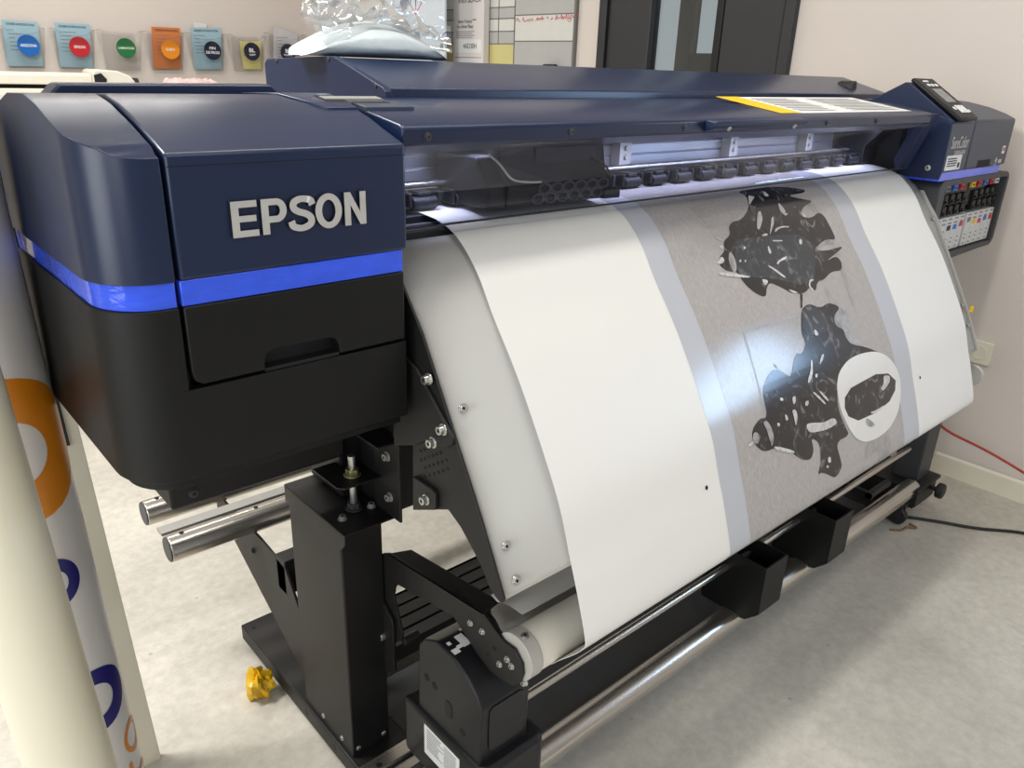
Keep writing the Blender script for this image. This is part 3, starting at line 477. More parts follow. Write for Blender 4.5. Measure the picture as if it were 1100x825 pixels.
# carriage
b = MB(); b.prism([(.912, 1.134), (.908, 1.165), (.925, 1.182), (.935, 1.232), (1.05, 1.238), (1.05, 1.134)], 'x', .80, 1.035)
cg = P_('print_head_carriage', b, 'deep', bevel=.003)
b = MB(); b.prism([(.915, 1.134), (.915, 1.17), (.95, 1.21), (1.05, 1.21), (1.05, 1.134)], 'x', .765, .80); b.build('side_housing', 'deep', cg, bevel=.003)
b = MB()
for r in range(2):
    for c in range(6):
        cx = .862+c*.0275+(.01375 if r else 0); cz = 1.1445+r*.0155; R_ = .0135
        for k in range(6):
            a0 = PI/6+PI/3*k; a1 = a0+PI/3
            b.tube([(cx+R_*math.cos(a0), .9085-(cz-1.1345)*-.0, cz+.62*R_*math.sin(a0)), (cx+R_*math.cos(a1), .9085, cz+.62*R_*math.sin(a1))], .0016, 5)
b.build('hexagon_relief', 'hexgrey', cg)
b = MB(); b.box(.87, 1.01, .928, .934, 1.19, 1.222); b.build('name_plate', 'black', cg, bevel=.002)
b = MB(); b.tube(catmull([(.775, .93, 1.215), (.79, .92, 1.20), (.81, .914, 1.178), (.84, .91, 1.172), (.87, .912, 1.17)], 5), .0018, 6); b.build('edge_trim', 'silver', cg)
b = MB(); b.tube(catmull([(1.0, .93, 1.2), (1.005, .90, 1.19), (1.025, .9, 1.165), (1.03, .905, 1.145)], 6), .0022, 6); b.build('cable', 'cord', cg)
b = MB(); b.box(1.01, 1.05, .90, .93, 1.134, 1.15); b.build('corner_foot', 'deep', cg, bevel=.002)
b = MB(); b.box(.568, .68, 1.04, 1.07, 1.19, 1.238); k = b.build('left_bracket', 'alu', br, bevel=.001)
bolt(k, (.655, 1.04, 1.198), (0, -1, 0), .005, .004, 'screw', 'cord')
b = MB(); b.box(2.2, 2.235, .93, 1.12, 1.09, 1.27); b.prism([(.93, 1.27), (.93, 1.23), (.985, 1.175), (.985, 1.13), (1.1, 1.13), (1.1, 1.27)], 'x', 2.12, 2.2); sw = P_('side_wall', b, 'deep', bevel=.002)
bolt(sw, (2.12, .965, 1.235), (-1, 0, 0), .004, .003, 'screw')
# ---------------- paper guide in front, black side plate, bolts
gp = [(.955, 1.115), (.912, 1.1055), (.878, 1.085), (.857, 1.065), (.832, 1.031), (.807, .998), (.78, .954), (.727, .864), (.676, .776), (.63, .688), (.629, .676), (.638, .669), (.652, .672)]
gp = [(y+.006, z-.0045) for y, z in gp]
b = MB(); b.ribbon(gp, .569, 2.243, 1); pg = P_('paper_guide', b, 'silver', solid=.002, sharp=9)
for z_, y_ in ((.905, .757), (.735, .660), (.692, .637)): bolt(pg, (.594, y_, z_), (0, -.87, .5), .005, .0035, 'screw')
for z_, y_ in ((1.0, .812), (.79, .688), (.74, .662)): bolt(pg, (2.231, y_, z_), (0, -.87, .5), .004, .003, 'screw')
b = MB(); b.box(2.234, 2.242, .664, .671, .775, .79); b.build('yellow_tag', 'yellow', pg)
sp = G['side']
b = MB(); b.prism([(y+.003, z) for y, z in sp], 'x', .565, .569); sd = P_('side_plate', b, 'powder', bevel=.0006)
b = MB(); b.prism(G['sideplate2'], 'x', .559, .564); s2 = b.build('reinforcing_plate', 'powder', sd, bevel=.001)
for y, z in G['sidebolts']: bolt(sd, (.559, y, z), (-1, 0, 0), .0062, .009)
b = MB(); b.prism(G['lug'], 'x', .558, .564); b.build('lug', 'powder', sd, bevel=.001)
bolt(sd, (.558, *G['lugbolt'][0]), (-1, 0, 0), .0062, .009)
b = MB()
for r in range(5):
    for c in range(6):
        u, v = (c+.5*(r % 2))/5.5*1.5, r/4
        y = (.825+(.795-.825)*u)*(1-v)+(.805+(.766-.805)*u)*v; z = (.835+(.854-.835)*u)*(1-v)+(.789+(.815-.789)*u)*v
        b.cyl((.5645, y, z), (.5653, y, z), .0026, 8)
b.build('perforation', 'gap', sd)
b = MB(); b.prism([(y+.003, z) for y, z in sp], 'x', 2.243, 2.247); P_('side_plate', b, 'silver')
# chassis beams under the housing; the low wide one is an unseen added light block
b = MB(); b.box(.30, .60, 1.10, 1.24, .69, .874); b.box(.57, 2.25, .99, 1.24, .80, 1.085); b.box(.648, .70, 1.0, 1.2, .75, .80); b.box(.72, 2.25, 1.0, 1.24, .66, .80); b.box(.60, .72, 1.12, 1.24, .594, .80); ch = P_('chassis', b, 'powder', bevel=.004)
bolt(ch, (.335, 1.10, .71), (0, -1, 0), .006, .004, 'screw', 'dkgrey')
b = MB(); b.box(.643, .70, 1.02, 1.24, .594, .75); b.build('inner_bracket', 'deep', ch)
# ---------------- stand
def leg(x0, x1):
    b = MB(); b.box(x0, x1, 1.033, 1.23, .062, .588); L = P_('leg', b, 'powder', bevel=.003)
    k = MB(); k.prism([(1.010, .592), (1.236, .592), (1.236, .556), (1.06, .556), (1.033, .548), (1.012, .572)], 'x', x0-.0035, x0-.0005); k.box(x0-.0035, x1+.018, 1.010, 1.236, .5885, .5925); k.build('top_plate', 'powder', L, bevel=.001)
    return L
L1 = leg(.545, .629)
for y, x in ((1.045, .566), (1.05, .628)): bolt(L1, (x, y+.015, .5925), (0, 0, 1), .0062, .007, 'bolt', 'strip')
for y, z in ((1.075, .083), (1.15, .083)): bolt(L1, (.545, y, z), (-1, 0, 0), .004, .003, 'screw')
for x in (.557, .615): bolt(L1, (x, 1.033, .083), (0, -1, 0), .004, .003, 'screw')
b = MB(); b.box(.637, .642, .985, 1.065, .593, .748); b.box(.60, .642, .99, 1.06, .745, .75); vb = P_('levelling_bracket', b, 'powder', bevel=.001)
b = MB(); b.prism([(.555, 1.14), (.555, 1.055), (.565, 1.043), (.637, 1.043), (.637, 1.14)], 'z', .658, .6615); b.build('shelf_plate', 'powder', vb, bevel=.0008)
b = MB(); b.cyl((.60, 1.078, .593), (.60, 1.078, .70), .0065, 16); b.build('threaded_rod', 'bolt', vb, bevel=.001)
hexnut(vb, (.60, 1.078, .6635), .0125, .011, 'brass'); hexnut(vb, (.60, 1.078, .595), .0125, .011, 'dkgrey')
for y, z in ((1.02, .71), (1.015, .632)): bolt(vb, (.637, y, z), (-1, 0, 0), .0065, .008, 'bolt', 'strip')
L2 = leg(2.36, 2.444)
b = MB(); b.box(2.37, 2.44, 1.05, 1.2, .592, .80); P_('spacer', b, 'powder', bevel=.002)
def base(x0, x1, y0):
    b = MB(); b.box(x0, x1, y0, 1.55, .022, .063); B_ = P_('base', b, 'powder', bevel=.003)
    for y in (y0+.12, 1.46):
        c = MB(); xm = (x0+x1)/2; c.cyl((xm-.012, y, .0225), (xm+.012, y, .0225), .0225, 20); c.build('caster', 'cord', B_, bevel=.003)
    for y in (1.10, 1.22):
        k = MB(); k.cyl((x0-.0006, y, .042), (x0+.002, y, .042), .007, 14); k.build('hole_plug', 'deep', B_)
    k = MB(); k.cyl(((x0+.02), 1.52, .0632), ((x0+.02), 1.52, .0636), .004, 12); k.build('hole', 'gap', B_)
    return B_
base(.538, .66, .80); base(2.33, 2.46, .80)
b = MB()
prof = [(1.375, .055), (1.212, .055), (1.212, .10)]
for i in range(4):
    y0 = 1.214+i*.040
    prof += [(y0+.032, .10), (y0+.033, .093), (y0+.039, .093), (y0+.040, .10)]
prof += [(1.375, .10)]
b.prism(prof, 'x', .62, 2.40); cb = P_('cross_beam', b, 'powder', bevel=.0006)
b = MB(); b.box(.66, 2.33, .83, 1.18, .045, .06); P_('lower_pan', b, 'dkgrey', bevel=.002)
b = MB(); b.prism([(.925, .10), (.925, .131), (.953, .131), (.953, .128), (.957, .128), (.957, .10)], 'x', .40, .66); b.prism([(.893, .085), (.891, .112), (.899, .122), (.921, .122), (.923, .085)], 'x', .40, .66)
sb = P_('side_rail', b, 'tube', bevel=.001)
b = MB(); b.cyl((.545, .936, .131), (.545, .936, .1314), .006, 14); b.cyl((.64, .945, .131), (.64, .945, .1345), .004, 12, mi=1); b.build('rail_hole', ['gap', 'bolt'], sb)
# rear media bars and the diagonal brace carrying them
for y, z, x in ((1.45, .402, .377), (1.615, .405, .383)):
    b = MB(); b.cyl((x, y, z), (2.5, y, z), .028, 32); b.cyl((x-.003, y, z), (x+.004, y, z), .0268, 32, mi=1)
    t = P_('media_bar', b, ['tube', 'dkgrey'], bevel=.0015)
    k = MB(); k.cyl((x+.03, y, z+.0279), (x+.03, y, z+.0286), .005, 14); k.cyl((x+.19, y, z+.0279), (x+.19, y, z+.0286), .005, 14); k.build('hole', 'gap', t)
b = MB(); b.box(.385, 2.45, 1.515, 1.545, .395, .403); P_('support_strip', b, 'strip', bevel=.001)
def brace(x):
    b = MB(); b.prism([(1.232, .10), (1.66, .335), (1.66, .375), (1.42, .372), (1.30, .36), (1.232, .26)], 'x', x, x+.006); B_ = P_('rear_brace', b, 'powder', bevel=.001)
    k = MB(); k.box(x, x+.07, 1.30, 1.34, .29, .375); k.build('bracket', 'powder', B_, bevel=.002)
    bolt(B_, (x, 1.46, .318), (-1, 0, 0), .006, .006, 'bolt', 'dkgrey')
brace(.555); brace(2.43)
# ---------------- take-up unit
b = MB()
n = 20; rp_ = []
for i in range(n):
    a = 2*PI*i/n; rr = .029 if i % 5 else .0278
    rp_.append((.772+rr*math.cos(a), .116+rr*math.sin(a)))
b.prism(rp_, 'x', .38, 2.46); P_('take_up_rail', b, 'tube', sharp=50)
b = MB(); b.cyl((.70, .80, .25), (2.44, .80, .25), .0085, 20); P_('tension_bar', b, 'tube', sharp=50)
def bin_(x):
    b = MB(); x1 = x+.093
    side = [(.70, .298), (.70, .170), (.732, .138)]+[(.772+.031*math.cos(a), .116+.031*math.sin(a)) for a in [PI*(.80-.064*i) for i in range(10)]]+[(.856, .135), (.862, .20), (.80, .298)]
    b.prism(side, 'x', x, x+.004); b.prism(side, 'x', x1-.004, x1)
    b.prism([(.70, .298), (.70, .170), (.7045, .170), (.7045, .298)], 'x', x+.004, x1-.004)
    b.prism([(.80, .298), (.862, .20), (.856, .132), (.852, .135), (.857, .20), (.796, .296)], 'x', x+.004, x1-.004)
    b.box(x+.004, x1-.004, .712, .85, .155, .159)
    o = P_('rail_tray', b, 'black', bevel=.0012)
bin_(1.432); bin_(1.755)
b = MB(); b.prism([(.714, .27), (.7125, .398), (.722, .413), (.751, .438), (.788, .453), (.83, .456), (.868, .436), (.884, .416), (.888, .27)], 'x', .602, .706)
mo = P_('take_up_motor', b, 'motor', bevel=.004, segs=3, sharp=28)
b = MB(); b.prism([(.594, .925), (.594, .71), (.606, .694), (.725, .694), (.738, .71), (.738, .925)], 'z', .15, .278); sk = b.build('skirt', 'motor', mo, bevel=.01, segs=3)
b = MB()
fr = rrect(.618, .694, .30, .392, .012)
b.prism(fr, 'y', .7105, .7122); b.build('front_panel', 'motor', mo, bevel=.0015)
for y, z in ((.86, .36), (.838, .357), (.76, .315)):
    k = MB(); k.cyl((.6016, y, z), (.6035, y, z), .0075, 16); k.build('screw_hole', 'gap', mo)
b = MB(); b.prism(rrect(.788, .808, .318, .352, .008), 'x', .6008, .6025); b.build('slot', 'deep', mo, bevel=.0005)
def on_left(poly, m, name, par, x=.5932): k = MB(); k.prism(poly, 'x', x, x+.0006); return k.build(name, m, par)
lb = on_left([(.858, .195), (.858, .262), (.757, .262), (.757, .195)], 'white', 'rating_label', sk)
k = MB()
for i in range(10):
    z = .256-.0048*i
    for y0, y1 in ((.85, .82-random.random()*.02), (.80, .766)):
        k.box(.5927, .5932, y1, y0, z-.0011, z)
k.build('label_print', 'grey', lb)
def top_icon(mb, x0, x1, y0, y1):
    f = lambda y: .4555-(.83-y)*.05 if y < .83 else .456-(y-.83)*.5
    mb.add([(x0, y0, f(y0)+.0012), (x1, y0, f(y0)+.0012), (x1, y1, f(y1)+.0012), (x0, y1, f(y1)+.0012)], [(0, 1, 2, 3)])
k = MB()
for q in ((.607, .620, .788, .800), (.620, .630, .795, .803), (.630, .646, .793, .822), (.655, .664, .792, .824), (.611, .618, .810, .818), (.648, .654, .826, .833)): top_icon(k, *q)
k.build('printed_symbols', 'white', mo)
# arm, flange and spindle at the left end of the take-up core
b = MB(); b.prism(G['arm'], 'x', .632, .637)
A_ = G['arm']
b.add([(x, y, z+dz) for dz in (0, -.004) for x, y, z in ((.632, *A_[1]), (.632, *A_[2]), (.668, A_[2][0]+.004, A_[2][1]+.004), (.668, A_[1][0]-.02, A_[1][1]+.004))], [(0, 1, 2, 3), (7, 6, 5, 4), (0, 4, 5, 1), (1, 5, 6, 2), (2, 6, 7, 3), (3, 7, 4, 0)])
ar = P_('take_up_arm', b, 'powder', bevel=.0008)
for i, (y, z) in enumerate(G['armbolts'][:7]): 
    if i in (2, 3): k = MB(); k.cyl((.6315, y, z), (.6325, y, z), .0045, 12); k.build('hole', 'gap', ar)
    else: bolt(ar, (.632, y, z), (-1, 0, 0), .0042, .004)
bolt(ar, (.629, 1.035, .322), (-1, 0, 0), .008, .012)
b = MB(); b.prism([(1.0, .375), (1.0, .26), (1.028, .235), (1.033, .235), (1.033, .40)], 'x', .624, .63); b.cyl((.637, .985, .335), (.67, .985, .335), .009, 12); b.build('mounting_bracket', 'powder', ar, bevel=.001)
CY, CZ = .680, .508
b = MB(); b.cyl((.638, CY, CZ), (.662, CY, CZ), .039, 40); sp_ = b.build('spindle_collar', 'silver', ar, bevel=.001)
bolt(sp_, (.65, CY-.008, CZ+.0383), (0, -.2, 1), .0045, .002, 'screw')
bolt(sp_, (.643, CY-.02, CZ-.038), (-1, 0, 0), .0045, .006, 'screw')
b = MB(); b.cyl((.655, .765, .497), (.66, .765, .497), .028, 24); b.build('rear_disc', 'deep', ar)
# right end: arm, tower, bracket, caster, knob
b = MB(); b.prism([(CY+.035*math.cos(a), CZ+.035*math.sin(a)) for a in [PI*(.5+.1*i) for i in range(11)]]+[(1.04, .33), (1.04, .50)], 'x', 2.262, 2.268); P_('take_up_arm', b, 'powder', bevel=.0008)
b = MB(); b.cyl((2.224, CY, CZ), (2.26, CY, CZ), .039, 40); b.cyl((2.262, CY-.045, CZ+.09), (2.275, CY-.045, CZ+.09), .03, 32, mi=0); P_('spindle_flange', b, 'silver', bevel=.002)
b = MB(); b.prism([(.768, .12), (.768, .33), (.775, .347), (.795, .355), (.835, .35), (.85, .335), (.85, .12)], 'x', 2.485, 2.585); tw = P_('rail_tower', b, 'dkgrey', bevel=.004)
b = MB(); b.box(2.42, 2.60, .735, .95, .118, .13); b.box(2.46, 2.585, .74, .86, .06, .118); b.box(2.42, 2.46, .735, .74, .07, .118); b.box(2.25, 2.42, .94, .95, .12, .16); b.box(2.42, 2.44, .74, .96, .064, .118); tb = P_('rail_end_bracket', b, 'powder', bevel=.002)
bolt(tb, (2.45, .76, .130), (0, 0, 1), .005, .005)
b = MB(); b.cyl((2.55, .74, .098), (2.55, .715, .098), .008, 14); b.cyl((2.55, .722, .098), (2.55, .700, .098), .026, 24); P_('clamp_knob', b, 'cord', bevel=.005)
b = MB(); b.cyl((2.398, .775, .031), (2.418, .775, .031), .030, 28); b.cyl((2.392, .775, .031), (2.424, .775, .031), .009, 14); b.prism([(.765, .03), (.785, .03), (.80, .075), (.755, .075)], 'x', 2.42, 2.426); b.prism([(.765, .03), (.785, .03), (.80, .075), (.755, .075)], 'x', 2.390, 2.396); b.box(2.388, 2.465, .75, .81, .0745, .085); P_('front_caster', b, 'cord', bevel=.003)
b = MB(); b.tube(catmull([(2.2, .80, .165), (2.33, .80, .165)], 3), .012, 12); b.box(2.20, 2.215, .79, .90, .155, .175); b.box(2.0, 2.2, .88, .89, .14, .20); P_('sensor_bar', b, 'powder', bevel=.001)
b = MB(); b.tube(catmull([(2.59, .80, .20), (2.62, .79, .205), (2.64, .78, .185), (2.625, .785, .16), (2.59, .80, .145)], 6), .0015, 6); P_('wire_loop', b, 'alu')
# ---------------- right housing with control panel and ink tray
TR = [(F, 1.2465), (.86, 1.258), (.92, 1.272), (1.0, 1.285), (1.08, 1.289), (1.2, 1.286)]
b = MB(); b.slab([(y, 2.236, 2.386, 1.117, z) for y, z in TR]); rh = P_('right_housing', b, 'slateblue', bevel=.004, segs=3, sharp=30)
b = MB(); b.prism([(y, z+.0005) for y, z in TR]+[(1.2, 1.10), (.823, 1.10), (.8195, 1.118)], 'x', 2.231, 2.2358); sp2 = b.build('side_panel', 'navyd', rh, bevel=.001)
bolt(sp2, (2.231, .856, 1.127), (-1, 0, 0), .0055, .004)
XR = [2.698, 2.735, 2.775, 2.81, 2.825, 2.83]
b = MB(); b.slab([(y, 2.390, xr, 1.117, z) for (y, z), xr in zip(TR, XR)]); id_ = P_('ink_door', b, 'slateblue', bevel=.006, segs=3, sharp=30)
b = MB(); b.box(2.474, 2.57, F-.0006, F+.01, 1.119, 1.138); b.build('grip_window', 'gap', id_)
b = MB(); b.box(2.236, 2.672, F+.004, 1.18, 1.094, 1.117); b.build('light_strip', 'blue', rh, bevel=.001)
text('series_name', 'SureColor', .03, 'letter', (2.312, F-.0008, 1.1925), (1, 0, 0), (0, 0, 1), rh, extrude=.0004, width=.112, height=.031)
text('model_number', 'S80600', .02, 'letter', (2.322, F-.0008, 1.1665), (1, 0, 0), (0, 0, 1), rh, extrude=.0004, width=.075, height=.011)
b = MB(); b.box(2.246, 2.346, F-.0008, F, 1.122, 1.160); sl = b.build('serial_label', 'white', rh)
b = MB()
for i in range(4): b.box(2.254, 2.31+.01*random.random(), F-.0013, F-.0008, 1.150-.006*i, 1.153-.006*i)
b.box(2.325, 2.338, F-.0013, F-.0008, 1.127, 1.14); b.build('label_print', 'ink', sl)
b = MB(); b.box(2.647, 2.668, F-.0006, F, 1.15, 1.172); b.build('door_sticker', 'white', id_)
b = MB(); b.box(2.651, 2.664, F-.0010, F-.0006, 1.157, 1.167); b.build('sticker_mark', 'red', id_)
b = MB(); b.add([(2.606, F-.0008, 1.133), (2.615, F-.0008, 1.143), (2.624, F-.0008, 1.133), (2.615, F-.0008, 1.123)], [(0, 1, 2, 3)]); b.box(2.635, 2.66, F-.0008, F-.0004, 1.124, 1.134); b.box(2.60, 2.626, F-.0008, F-.0004, 1.119, 1.121); b.build('printed_symbols', 'letter', id_)
# control panel on a wedge
b = MB(); b.prism([(.816, 1.246), (.948, 1.3345), (.962, 1.336), (1.07, 1.275), (1.07, 1.24), (.816, 1.24)], 'x', 2.234, 2.352); cw = P_('control_panel', b, 'navyd', bevel=.003)
d_ = Vector((0, .950-.812, 1.3375-1.2465)).normalized(); nrm = Vector((0, -d_.z, d_.y))
def panel_box(mb, u0, u1, v0, v1, h0, h1, mi=None):
    o = Vector((2.235, .812, 1.2475)); V = []
    for h in (h0, h1):
        for u, v in ((u0, v0), (u1, v0), (u1, v1), (u0, v1)): V.append(o+Vector((u, 0, 0))+d_*v+nrm*h)
    mb.add(V, [(3, 2, 1, 0), (4, 5, 6, 7), (0, 1, 5, 4), (1, 2, 6, 5), (2, 3, 7, 6), (3, 0, 4, 7)], mi)
b = MB(); panel_box(b, -.004, .118, -.004, .166, 0, .011); dp = b.build('display_plate', 'black', cw, bevel=.005, segs=3)
b = MB(); panel_box(b, .03, .09, .062, .118, .011, .0116); b.build('screen', 'lcd', dp)
for u, v, w, h in ((.022, .030, .012, .012), (.045, .018, .014, .030), (.064, .018, .014, .030), (.083, .018, .014, .030), (.10, .020, .008, .01), (.03, .128, .014, .01), (.054, .128, .014, .01), (.078, .128, .014, .01), (.03, .146, .03, .006)):
    b = MB(); panel_box(b, u, u+w, v, v+h, .0108, .0128); b.build('button', 'white', dp, bevel=.001)
# ink tray under the housing
b = MB()
tx0, tx1, tz0, tz1 = 2.25, 2.775, .868, 1.094
ou = rrect(tx0, tx1, tz0, tz1, .03); inn = rrect(tx0+.045, tx1-.016, tz0+.014, tz1-.016, .008); n = len(ou)
V = [(x, F, z) for x, z in ou]+[(x, F, z) for x, z in inn]+[(x, .97, z) for x, z in ou]+[(x, .97, z) for x, z in inn]
Fc = []
for i in range(n):
    j = (i+1) % n
    Fc += [(i, j, n+j, n+i), (j, i, 2*n+i, 2*n+j), (n+i, n+j, 3*n+j, 3*n+i), (2*n+i, 3*n+i, 3*n+j, 2*n+j)]
b.add(V, Fc); tr = P_('ink_tray', b, 'dkgrey', bevel=.003)
b = MB(); b.box(tx0+.03, tx1-.012, .955, .968, tz0+.01, tz1-.01); b.build('tray_back', 'deep', tr)
b = MB(); b.prism([(.825, .868), (.97, .868), (1.0, .80), (.93, .80)], 'x', tx0+.02, tx1-.03); b.build('tray_underside', 'dkgrey', tr, bevel=.004)
b = MB(); b.box(2.300, 2.523, .845, .955, 1.005, 1.075); b.box(2.533, 2.66, .845, .955, 1.005, 1.075); b.build('ink_supply_block', 'dkgrey', tr, bevel=.003)
lv = None
for x, z in [(2.335+i*.045, 1.022) for i in range(4)]+[(2.552+i*.045, 1.022) for i in range(4)]+[(2.338+i*.045, .99) for i in range(4)]+[(2.552+i*.043, .992) for i in range(5)]:
    if lv is None:
        k = MB(); k.box(x, x+.027, .833, .848, z, z+.027); k.box(x+.006, x+.021, .829, .834, z+.004, z+.012); lv = k.build('ink_lever', 'black', tr, bevel=.002); l0 = (x, z)
    else: copy_of(lv, tr, ORG[lv.name]+Vector((x-l0[0], 0, z-l0[1])))
tagc = [('grey', 2.36), ('cyan', 2.412), ('red', 2.464), ('yellow', 2.545), ('red', 2.595), ('cyan', 2.643), ('red', 2.692), ('white', 2.735)]
for c, x in tagc:
    k = MB(); k.box(x-.014, x+.014, .838, .845, 1.058, 1.074); k.box(x-.008, x+.008, .8374, .838, 1.062, 1.067, mi=1); k.build('colour_tag', [c, 'deep'], tr)
# ------------------------------------------------------------------ ink cartridges standing in the tray
cols = [('red', .945, 'orange red'), ('grey', .95, 'grey'), ('ink', .962, 'black'), ('cyan', .962, 'blue'), ('red', .966, 'magenta red'), ('grey', .973, 'pale grey'), ('yellow', .964, 'yellow'), ('red', .962, 'dark red'), ('cyan', .966, 'light blue'), ('red', .966, 'light red')]
where = ['leftmost in the tray', 'second from left in tray', 'in the middle of the left five', 'fourth in the left five', 'last of the left five', 'first of the right five', 'second in the right five', 'in the middle of the right five', 'second from right in tray', 'rightmost in the tray']
for i in range(10):
    x = 2.303+i*.0435+(.014 if i > 4 else 0); z1 = .985
    cart = empty('ink_cartridge', (x+.02, .88, .886), 'slim white ink cartridge, %s mark, %s' % (cols[i][2], where[i]), 'ink cartridge', 'white ink cartridges in the tray')
    k = MB(); k.box(x, x+.0405, .832, .945, .886, z1); k.build('body', 'cart', cart, bevel=.002)
    k = MB(); k.box(x+.008, x+.033, .8312, .832, cols[i][1]-.016, cols[i][1]-.002); k.build('colour_mark', cols[i][0], cart)
    k = MB()
    for dz in (.098, .086): k.box(x+.010, x+.020, .8314, .832, .883+dz-.005, .883+dz); k.box(x+.024, x+.032, .8314, .832, .883+dz-.005, .883+dz)
    for dz in (.04, .028, .014): k.box(x+.010, x+.020, .8314, .832, .883+dz-.004, .883+dz)
    k.build('printed_squares', 'grey', cart)
# ------------------------------------------------------------------ printed banner hanging over the guide and looped round the core
prof = [(p.x, p.y) for p in catmull([(a, b_, 0) for a, b_ in SP], 6)]
NP = len(prof)
nor = []
for i in range(NP):
    a = prof[max(i-1, 0)]; c = prof[min(i+1, NP-1)]; t = Vector((c[0]-a[0], c[1]-a[1])).normalized(); nor.append((t.y, -t.x))
arc = [0]
for i in range(1, NP): arc.append(arc[-1]+math.hypot(prof[i][0]-prof[i-1][0], prof[i][1]-prof[i-1][1]))
def off(i, d): return (prof[i][0]+nor[i][0]*d, prof[i][1]+nor[i][1]*d)
SX0, SX1 = .691, 2.17
b = MB(); cur = [off(i, 0) for i in range(NP)]+[off(i, -.0008) for i in reversed(range(NP))]
b.prism(cur, 'x', SX0, SX1, 0)
LAY = {'margin': (1, .0003), 'photo': (2, .0005), 'patch': (3, .0007), 'line': (4, .0009), 'dark': (5, .0011), 'slate': (6, .0013), 'light': (7, .0015), 'white': (8, .0017), 'oval': (9, .0015)}
def clip(poly, s, lo):
    out = []
    for k in range(len(poly)):
        p, q = poly[k], poly[(k+1) % len(poly)]
        ip = (p[1] >= s) if lo else (p[1] <= s); iq = (q[1] >= s) if lo else (q[1] <= s)
        if ip: out.append(p)
        if ip != iq: t = (s-p[1])/(q[1]-p[1]); out.append((p[0]+t*(q[0]-p[0]), s))
    return out
def ink(poly, mi, d):
    tris = tessellate_polygon([[Vector((x, s, 0)) for x, s in poly]])
    for t in tris:
        tri = [poly[k] for k in t]; s0 = min(p[1] for p in tri); s1 = max(p[1] for p in tri)
        for i in range(NP-1):
            if arc[i+1] <= s0 or arc[i] >= s1: continue
            q = clip(clip(tri, arc[i], True), arc[i+1], False)
            if len(q) < 3: continue
            A0, A1 = off(i, d), off(i+1, d); V = []
            for x, s in q:
                f = (s-arc[i])/(arc[i+1]-arc[i]); V.append((x, A0[0]+(A1[0]-A0[0])*f, A0[1]+(A1[1]-A0[1])*f))
            b.add(V, [tuple(range(len(V)))], mi)
SE = .93
ink([(1.056, 0), (1.832, 0), (1.832, SE), (1.056, SE)], *LAY['margin'])
ink([(1.118, 0), (1.752, 0), (1.752, SE), (1.118, SE)], *LAY['photo'])
seen_oval = False
for kind, poly in ART:
    mi, d = LAY[kind]
    if kind == 'oval': seen_oval = True
    if seen_oval and kind == 'dark': d = .0017
    if seen_oval and kind in ('white', 'light'): d = .0019
    for _ in range(2 if len(poly) > 12 or kind in ('light', 'white') else 0):      # soft photographic outlines
        poly = [q for p0, p1 in zip(poly, poly[1:]+poly[:1]) for q in ((p0[0]*.78+p1[0]*.22, p0[1]*.78+p1[1]*.22), (p0[0]*.22+p1[0]*.78, p0[1]*.22+p1[1]*.78))]
    ink(poly, mi, d)
for x, s in ((1.018, .665), (1.87, .668)): ink([(x+.004*math.cos(a), s+.004*math.sin(a)) for a in [2*PI*i/10 for i in range(10)]], 5, .0006)
sheet = b.build('printed_banner', ['paper', 'margin', 'photo', 'patch', 'line', 'pdark', 'pslate', 'plight', 'pwhite', 'poval'], None, sharp=60)
tag(sheet, 'wide white banner sheet printed with two dark riders, hanging from the printer', 'printed banner')
b = MB(); b.cyl((.662, CY, CZ), (2.222, CY, CZ), .037, 48)
core = b.build('take_up_core', 'core', None, sharp=50); tag(core, 'white paper covered core on the take-up spindle inside the banner loop', 'paper core')
# ------------------------------------------------------------------ plastic bag on the rear cover
bag = empty('plastic_bag', (.83, 1.32, 1.345), 'clear crumpled plastic bag with a pale pouch lying on top of the printer', 'plastic bag')
rnd = random.Random(3)
def lump(n, fx): 
    return sum(a*math.sin(k*fx+p) for a, k, p in n)
h1 = [(rnd.uniform(.2, 1), rnd.uniform(20, 90), rnd.uniform(0, 6)) for _ in range(7)]
h2 = [(rnd.uniform(.2, 1), rnd.uniform(20, 90), rnd.uniform(0, 6)) for _ in range(7)]
b = MB(); V = []; Fc = []; nu, nv = 48, 20
for i in range(nu+1):
    u = i/nu
    for j in range(nv):
        a = 2*PI*j/nv
        w = min(1, (u*(1-u)*4)**.55)*.5+.0005
        x = .668+.305*u; hz = .075*w*(.55+.6*math.sin(PI*min(1, u*1.05))); hy = .09*w+.02
        ca, sa = math.cos(a), math.sin(a)
        z = 1.3455+.030*w*1.0+ (hz*sa if sa > 0 else .030*w*sa)
        y = 1.325+hy*ca*1.1
        k = (lump(h1, x+ca*.1)+lump(h2, y+sa*.08))*.0016
        V.append((x, y+k, max(z+k*(1 if sa > 0 else 0), 1.3445)))
for i in range(nu):
    for j in range(nv): Fc.append((i*nv+j, i*nv+(j+1) % nv, (i+1)*nv+(j+1) % nv, (i+1)*nv+j))
Fc += [tuple(range(nv)), tuple(range(nu*nv+nv-1, nu*nv-1, -1))]
b.add(V, Fc); b.build('pouch', 'pouch', bag, sharp=80)
b = MB()
